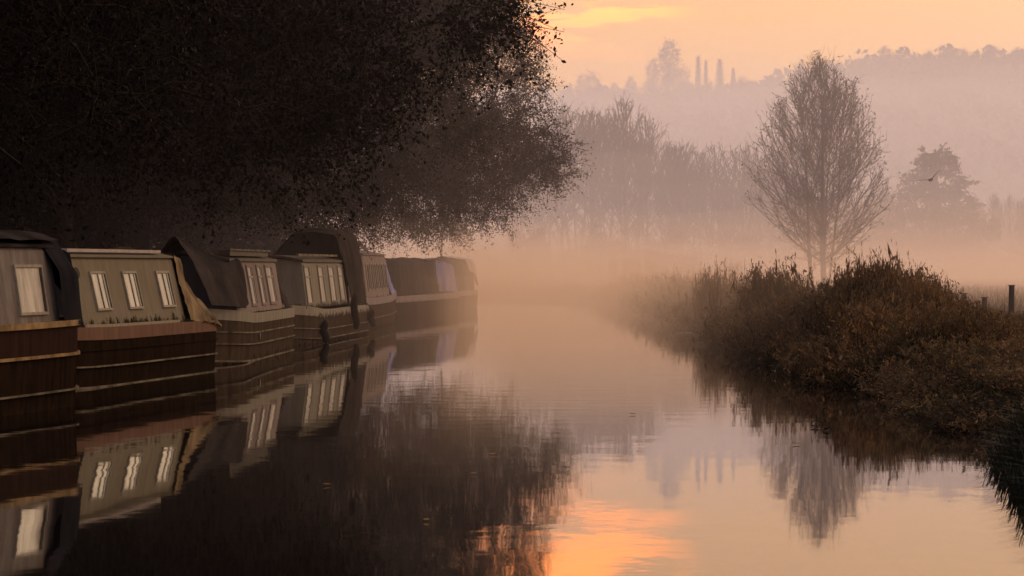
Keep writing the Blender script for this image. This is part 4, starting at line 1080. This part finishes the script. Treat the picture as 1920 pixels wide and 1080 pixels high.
def build_small_things():
    # floating leaves
    M['leaf_float'] = leaf_mat('leaf_float', [(0.26, 0.17, 0.07), (0.42, 0.29, 0.14)], 0.5, 0.5)
    M['leaf_sodden'] = noise_mat('leaf_sodden', (0.012, 0.009, 0.007), (0.03, 0.022, 0.015), 30, rough=0.5)
    def leafm(curl):
        mb = MB(); P = []
        for i in range(9):
            t = i / 8; w = 0.42 * math.sin(math.pi * min(1, t * 1.05 + 0.02)) ** 0.8 * (1 - 0.3 * t)
            z = curl * (2 * t - 1) ** 2
            P.append([(-w, t - 0.5, z + 0.10 + 0.1 * curl), (-w * 0.5, t - 0.5, z + 0.03), (0, t - 0.5, z), (w * 0.5, t - 0.5, z + 0.03), (w, t - 0.5, z + 0.12)])
        mb.grid(np.array(P)); mb.tube([(0, -0.5, curl), (0.03, -0.72, curl + 0.06)], 0.015, 5)
        return mb
    a = leafm(0.10).build('floating_leaf', M['leaf_float'], smooth=True)
    b = leafm(0.22).build('floating_leaf', M['leaf_sodden'], smooth=True)
    spots = [(a, 1185, 778, 0.10, 'bright yellow leaf floating in mid canal on the open misty water'), (a, 612, 911, 0.09, 'leaf floating on the dark reflection below the fendered boat'), (a, 800, 978, 0.09, 'pale leaf floating lowest on the dark tree reflection'),
             (a, 925, 853, 0.07, 'small leaf floating near the edge of the dark tree reflection'), (a, 1865, 825, 0.12, 'pale leaf floating close under the grassy right bank'), (b, 1548, 808, 0.13, 'dark curled leaf floating on the reflection of the lone tree'),
             (a, 1492, 834, 0.10, 'light leaf floating beside the reflection of the lone tree'), (b, 1524, 802, 0.09, 'small dark leaf beside the dark curled leaf'), (a, 1480, 660, 0.12, 'leaf on the water below the feathery weeds'), (a, 888, 890, 0.06, 'tiny leaf on the dark water right of centre in the tree reflection')]
    used = set()
    for i, (src, px, py, s, lb) in enumerate(spots):
        o = src if src.name not in used else src.copy()
        if src.name in used: COL.objects.link(o)
        used.add(src.name)
        d = 6000 * 1.75 / (py - 498)
        o.location = ((px - 960) / 6000 * d, d, 0.012 + 0.0 * s); o.scale = (s * 0.75, s * 0.75, s * 0.6); o.rotation_euler = (0.1 if src is a else 0, 0, 1.2 + i * 1.1)
        tag(o, lb, 'leaf', 'leaves floating on the canal')
    # pale strips standing in for glints on the water at the foot of the weeds
    rng = np.random.default_rng(8)
    M['glint_pale'] = noise_mat('glint_pale', (0.5, 0.42, 0.3), (0.8, 0.72, 0.58), 9, rough=0.5)
    src = None
    for i in range(26):
        px, py = [(1320, 618), (1445, 632), (1490, 638), (1540, 660), (1585, 710), (1600, 714), (1680, 728)][i % 7]
        px += rng.normal(0, 14); py += rng.normal(0, 4)
        d = 6000 * 1.75 / (py - 498)
        if src is None:
            mb = MB(); P = [[(x, w, 0.006 + 0.004 * math.sin(x * 9)) for w in (-0.012 * (1.05 - abs(x) * 1.9), 0.012 * (1.05 - abs(x) * 1.9))] for x in np.linspace(-0.5, 0.5, 9)]
            mb.grid(np.array(P)); o = src = mb.build('glint_strip', M['glint_pale'])
        else:
            o = src.copy(); COL.objects.link(o)
        o.location = ((px - 960) / 6000 * d, d, 0.006); k = rng.uniform(0.4, 1.3); o.scale = (k, 2.2 + k, 1); o.rotation_euler = (0.10, 0, rng.normal(0, 0.25))
        tag(o, 'pale strip standing in for a glint on the still water at the foot of the weeds', 'reed', 'painted glints along the right bank')
    # bird on the wing
    mb = MB()
    body = [(0, 0.16, 0.0, 0.006), (0, 0.13, 0.005, 0.022), (0, 0.08, 0.0, 0.034), (0, 0.0, 0.0, 0.045), (0, -0.08, 0.0, 0.036), (0, -0.14, 0.0, 0.018), (0, -0.19, 0.0, 0.012)]
    mb.tube([p[:3] for p in body], [p[3] for p in body], 10)
    mb.add([(-0.012, -0.15, 0), (0.012, -0.15, 0), (0.05, -0.26, 0.0), (-0.05, -0.26, 0.0)], [(0, 1, 2, 3)])
    for sg, up in ((1, 0.24), (-1, 0.10)):
        P = []
        for i in range(8):
            t = i / 7; c = 0.085 * (1 - t ** 2 * 0.85); yy = 0.05 - 0.09 * t ** 1.5
            P.append([(sg * (0.02 + 0.36 * t), yy, up * t * (1.2 - 0.5 * t)), (sg * (0.02 + 0.36 * t), yy - c * 0.5, up * t * (1.2 - 0.5 * t) + 0.01), (sg * (0.02 + 0.36 * t), yy - c * 1.4, up * t * (1.2 - 0.5 * t) - 0.004)])
        mb.grid(np.array(P))
    M['feather'] = noise_mat('feather', (0.02, 0.017, 0.015), (0.05, 0.042, 0.038), 14, rough=0.8)
    o = mb.build('bird', M['feather'], smooth=True)
    o.location = ((1745 - 960) / 6000 * 150, 150, 1.75 + (498 - 337) / 6000 * 150); o.rotation_euler = (0.1, R(-14), R(-30)); o.scale = (1.75, 1.75, 1.75)
    tag(o, 'small dark bird flying with raised wings before the misty pyramid evergreen', 'bird')

# ------------------------------------------------------------------ mist: volumes over the land, with an added glow for their scattered light
def mist(name, x0, x1, y0, y1, z0, z1, dens, col, g, glow=0.0, gcol=(1, 1, 1), bumps=0.0, label=None, ph=0.0):
    nx, ny = 48, 60
    ys = y0 + (y1 - y0) * np.linspace(0, 1, ny) ** 1.6
    Y = np.broadcast_to(ys, (nx, ny))
    lo = np.array([x0(v) if callable(x0) else x0 for v in ys])
    hi = np.array([x1(v) if callable(x1) else x1 for v in ys])
    X = lo[None] + (hi[None] - lo[None]) * np.linspace(0, 1, nx)[:, None]
    Z = np.maximum(z0 + 0.9, z1 + bumps * (np.sin(X * 0.11 + Y * 0.045 + ph) * 0.6 + np.sin(Y * 0.09 - X * 0.06 + 1.3 + ph * 2) * 0.6 + np.sin(X * 0.31 + Y * 0.02 + ph) * 0.35))
    mb = MB()
    top = np.stack([X, Y, Z], 2); bot = np.stack([X, Y, np.full_like(X, z0)], 2)
    mb.grid(top); mb.grid(bot[::-1])
    for P in (np.stack([bot[0], top[0]], 0), np.stack([top[-1], bot[-1]], 0), np.stack([top[:, 0], bot[:, 0]], 0), np.stack([bot[:, -1], top[:, -1]], 0)):
        mb.grid(P)
    m = bpy.data.materials.new(name); m.use_nodes = True
    nt = m.node_tree; nt.nodes.clear()
    out = nt.nodes.new('ShaderNodeOutputMaterial')
    s = nt.nodes.new('ShaderNodeVolumeScatter'); s.inputs['Color'].default_value = (*col, 1); s.inputs['Density'].default_value = dens; s.inputs['Anisotropy'].default_value = g
    ab = nt.nodes.new('ShaderNodeVolumeAbsorption'); ab.inputs['Color'].default_value = (*col, 1); ab.inputs['Density'].default_value = dens
    sa = nt.nodes.new('ShaderNodeAddShader'); nt.links.new(s.outputs[0], sa.inputs[0]); nt.links.new(ab.outputs[0], sa.inputs[1]); s = sa
    if glow > 0:
        e = nt.nodes.new('ShaderNodeEmission'); e.inputs[0].default_value = (*gcol, 1); e.inputs[1].default_value = glow * dens
        a = nt.nodes.new('ShaderNodeAddShader'); nt.links.new(s.outputs[0], a.inputs[0]); nt.links.new(e.outputs[0], a.inputs[1]); nt.links.new(a.outputs[0], out.inputs['Volume'])
    else:
        nt.links.new(s.outputs[0], out.inputs['Volume'])
    o = mb.build(name, m)
    import bmesh
    bm = bmesh.new(); bm.from_mesh(o.data); bmesh.ops.remove_doubles(bm, verts=bm.verts, dist=1e-4); bmesh.ops.recalc_face_normals(bm, faces=bm.faces); bm.to_mesh(o.data); bm.free()
    tag(o, label, None, None, 'structure')
    return o

def build_mist():
    # the mist lies on the water and the meadow and thins out under the trees of the left bank: several sheets, each shallow or deep
    e1 = lambda k: (lambda y: float(xl(min(y, 150))) + k + float(np.interp(y, [60, 90, 125, 165, 220], [4.2, 3.9, 2.2, -7, -60])))
    W, G1 = (0.98, 0.80, 0.66), (0.64, 0.31, 0.145)
    for k, (ys, zt, dn) in enumerate(((62, 2.0, 0.0036), (80, 2.7, 0.0036), (102, 3.4, 0.0019), (165, 3.4, 0.0016), (215, 5.5, 0.0011), (270, 8.0, 0.0010), (320, 11.0, 0.0012))):
        mist('low_mist', e1(0.9 * (k % 3)), 130, ys, 540 - 20 * k, -0.6 - 0.03 * k, zt, dn, W, 0.45, 0.30, G1, 0.75 + 0.2 * k, ph=k * 1.7)
    for k, (ys, zt, dn) in enumerate(((56, 1.6, 0.0040), (68, 1.9, 0.0040), (82, 2.4, 0.0042), (100, 3.0, 0.0040))):
        mist('canal_mist', e1(2.0 - 0.6 * k), lambda y: float(xr(min(y, 150))) + 0.6, ys, 172 - 3 * k, -0.85 - 0.03 * k, zt, dn, W, 0.45, 0.30, G1, 0.25)
    for k, (ys, ye, zt, dn) in enumerate(((48, 190, 13, 0.0011), (78, 185, 16, 0.0014))):
        mist('canal_haze', lambda y: float(xl(min(y, 150))) - 2.5, 180, ys, ye, -1.0 - 0.03 * k, zt, dn, (0.96, 0.83, 0.76), 0.4, 0.34, (0.46, 0.295, 0.275), 0.8)
    e2 = lambda y: float(xl(min(y, 150))) + float(np.interp(y, [60, 125, 165, 220], [2.0, 0.0, -7, -60]))
    mist('meadow_mist', e2, 220, 150, 650, -1.1, 11, 0.0011, (0.95, 0.87, 0.83), 0.45, 0.40, (0.56, 0.41, 0.37), 1.0)
    mist('haze', e2, 500, 130, 1300, -1.15, 44, 0.0010, (0.95, 0.88, 0.86), 0.4, 0.46, (0.58, 0.44, 0.44), 1.5)
    mist('hill_haze', -300, 500, 425, 1400, -1.2, 46, 0.0021, (0.94, 0.86, 0.82), 0.4, 0.54, (0.74, 0.55, 0.475), 2.0)

# ------------------------------------------------------------------ sky, sun, camera
SUN_EL, SUN_AZ = 13.0, 26.0        # azimuth measured from +Y toward +X
def build_light():
    w = bpy.data.worlds.new('World'); scene.world = w; w.use_nodes = True
    nt = w.node_tree; nt.nodes.clear(); L = nt.links.new
    out = nt.nodes.new('ShaderNodeOutputWorld')
    sky = nt.nodes.new('ShaderNodeTexSky'); sky.sky_type = 'NISHITA'; sky.sun_disc = False
    sky.sun_elevation = R(SUN_EL); sky.sun_rotation = R(SUN_AZ); sky.air_density = 1.0; sky.dust_density = 4.0; sky.ozone_density = 1.0
    bs = nt.nodes.new('ShaderNodeBackground'); bs.inputs[1].default_value = 0.010; L(sky.outputs[0], bs.inputs[0])
    tc = nt.nodes.new('ShaderNodeTexCoord')
    sp = nt.nodes.new('ShaderNodeSeparateXYZ'); L(tc.outputs['Generated'], sp.inputs[0])
    # high veil of cloud: colour by elevation (sine), warm low down
    mr = nd(nt, 'ShaderNodeMapRange'); mr.inputs[1].default_value = 0; mr.inputs[2].default_value = 0.5
    L(sp.outputs[2], mr.inputs[0])
    cr = ramp(nt, [(0.0, (1.95, 0.66, 0.0)), (0.10, (1.55, 0.60, 0.02)), (0.17, (1.25, 0.57, 0.14)), (0.30, (0.75, 0.50, 0.36)), (0.6, (0.45, 0.42, 0.50)), (1.0, (0.40, 0.42, 0.58))])
    L(mr.outputs[0], cr.inputs[0])
    # dimmer behind the viewer
    my = nd(nt, 'ShaderNodeMapRange'); my.inputs[1].default_value = -0.7; my.inputs[2].default_value = 0.9; my.inputs[1].default_value = -0.35; my.inputs[2].default_value = 0.85; my.inputs[3].default_value = 0.0; my.inputs[4].default_value = 1.0
    L(sp.outputs[1], my.inputs[0])
    mul = nd(nt, 'ShaderNodeMix', data_type='RGBA'); mul.inputs[6].default_value = (0.30, 0.40, 0.64, 1)
    L(my.outputs[0], mul.inputs[0]); L(cr.outputs[0], mul.inputs[7])
    mz = nd(nt, 'ShaderNodeMapRange'); mz.inputs[1].default_value = 0.02; mz.inputs[2].default_value = 0.22; mz.inputs[4].default_value = 0.75; L(sp.outputs[0], mz.inputs[0])
    mg = nd(nt, 'ShaderNodeMix', data_type='RGBA'); L(mz.outputs[0], mg.inputs[0]); L(mul.outputs[2], mg.inputs[6]); mg.inputs[7].default_value = (1.1, 0.58, 0.20, 1)
    mul = mg
    # streaks of lit cloud over the trees
    mp = nd(nt, 'ShaderNodeMapping'); mp.inputs['Scale'].default_value = (20, 1, 130); mp.inputs['Location'].default_value = (0.35, 0, 0.2)
    L(tc.outputs['Generated'], mp.inputs[0])
    nz = nd(nt, 'ShaderNodeTexNoise', Scale=1.0, Detail=5, Roughness=0.55, Distortion=0.4); L(mp.outputs[0], nz.inputs['Vector'])
    def band(src, lo, a, b, hi):
        u = nd(nt, 'ShaderNodeMapRange', interpolation_type='SMOOTHSTEP'); u.inputs[1].default_value = lo; u.inputs[2].default_value = a; L(src, u.inputs[0])
        v = nd(nt, 'ShaderNodeMapRange', interpolation_type='SMOOTHSTEP'); v.inputs[1].default_value = b; v.inputs[2].default_value = hi; v.inputs[3].default_value = 1; v.inputs[4].default_value = 0; L(src, v.inputs[0])
        m_ = nd(nt, 'ShaderNodeMath', operation='MULTIPLY'); L(u.outputs[0], m_.inputs[0]); L(v.outputs[0], m_.inputs[1]); return m_.outputs[0]
    be = band(sp.outputs[2], 0.062, 0.082, 0.098, 0.125)
    ba = band(sp.outputs[0], -0.04, 0.005, 0.035, 0.062)
    th = nd(nt, 'ShaderNodeMapRange', interpolation_type='SMOOTHSTEP'); th.inputs[1].default_value = 0.43; th.inputs[2].default_value = 0.54; L(nz.outputs[0], th.inputs[0])
    m1 = nd(nt, 'ShaderNodeMath', operation='MULTIPLY'); L(be, m1.inputs[0]); L(ba, m1.inputs[1])
    m2 = nd(nt, 'ShaderNodeMath', operation='MULTIPLY'); L(m1.outputs[0], m2.inputs[0]); L(th.outputs[0], m2.inputs[1])
    mx = nd(nt, 'ShaderNodeMix', data_type='RGBA'); L(m2.outputs[0], mx.inputs[0]); L(mul.outputs[2], mx.inputs[6]); mx.inputs[7].default_value = (5.0, 1.15, 0.0, 1)
    bg = nt.nodes.new('ShaderNodeBackground'); L(mx.outputs[2], bg.inputs[0]); bg.inputs[1].default_value = 0.9
    ad = nt.nodes.new('ShaderNodeAddShader'); L(bs.outputs[0], ad.inputs[0]); L(bg.outputs[0], ad.inputs[1]); L(ad.outputs[0], out.inputs[0])
    ld = bpy.data.lights.new('sun', 'SUN'); ld.energy = 0.6; ld.angle = R(12); ld.color = (1.0, 0.72, 0.46)
    lo = bpy.data.objects.new('sun', ld); COL.objects.link(lo)
    d = Vector((math.sin(R(SUN_AZ)) * math.cos(R(SUN_EL)), math.cos(R(SUN_AZ)) * math.cos(R(SUN_EL)), math.sin(R(SUN_EL))))
    lo.rotation_euler = d.to_track_quat('Z', 'Y').to_euler()
    lo.location = d * 300

def build_camera():
    cd = bpy.data.cameras.new('camera'); cd.lens = 112.5; cd.sensor_width = 36.0; cd.clip_start = 0.5; cd.clip_end = 12000
    cd.shift_y = -42 / 1920
    co = bpy.data.objects.new('camera', cd); COL.objects.link(co)
    co.location = (0, 0, 1.75); co.rotation_euler = (R(90), 0, 0)
    scene.camera = co

scene.view_settings.view_transform = 'Standard'
scene.view_settings.look = 'None'
scene.view_settings.exposure = 0
scene.view_settings.gamma = 1
scene.render.engine = 'CYCLES'
cy = scene.cycles
cy.max_bounces = 8; cy.diffuse_bounces = 2; cy.glossy_bounces = 3; cy.transmission_bounces = 3; cy.volume_bounces = 2; cy.transparent_max_bounces = 16
cy.use_denoising = True
cy.denoising_prefilter = 'ACCURATE'
try:
    cy.denoiser = 'OPENIMAGEDENOISE'
except Exception as ex:
    print('denoiser', ex)
cy.sample_clamp_indirect = 4.0

build_ground(); build_water(); build_boats(); build_left_wood(); build_bare_trees(); build_bank_plants(); build_small_things(); build_mist(); build_light(); build_camera()
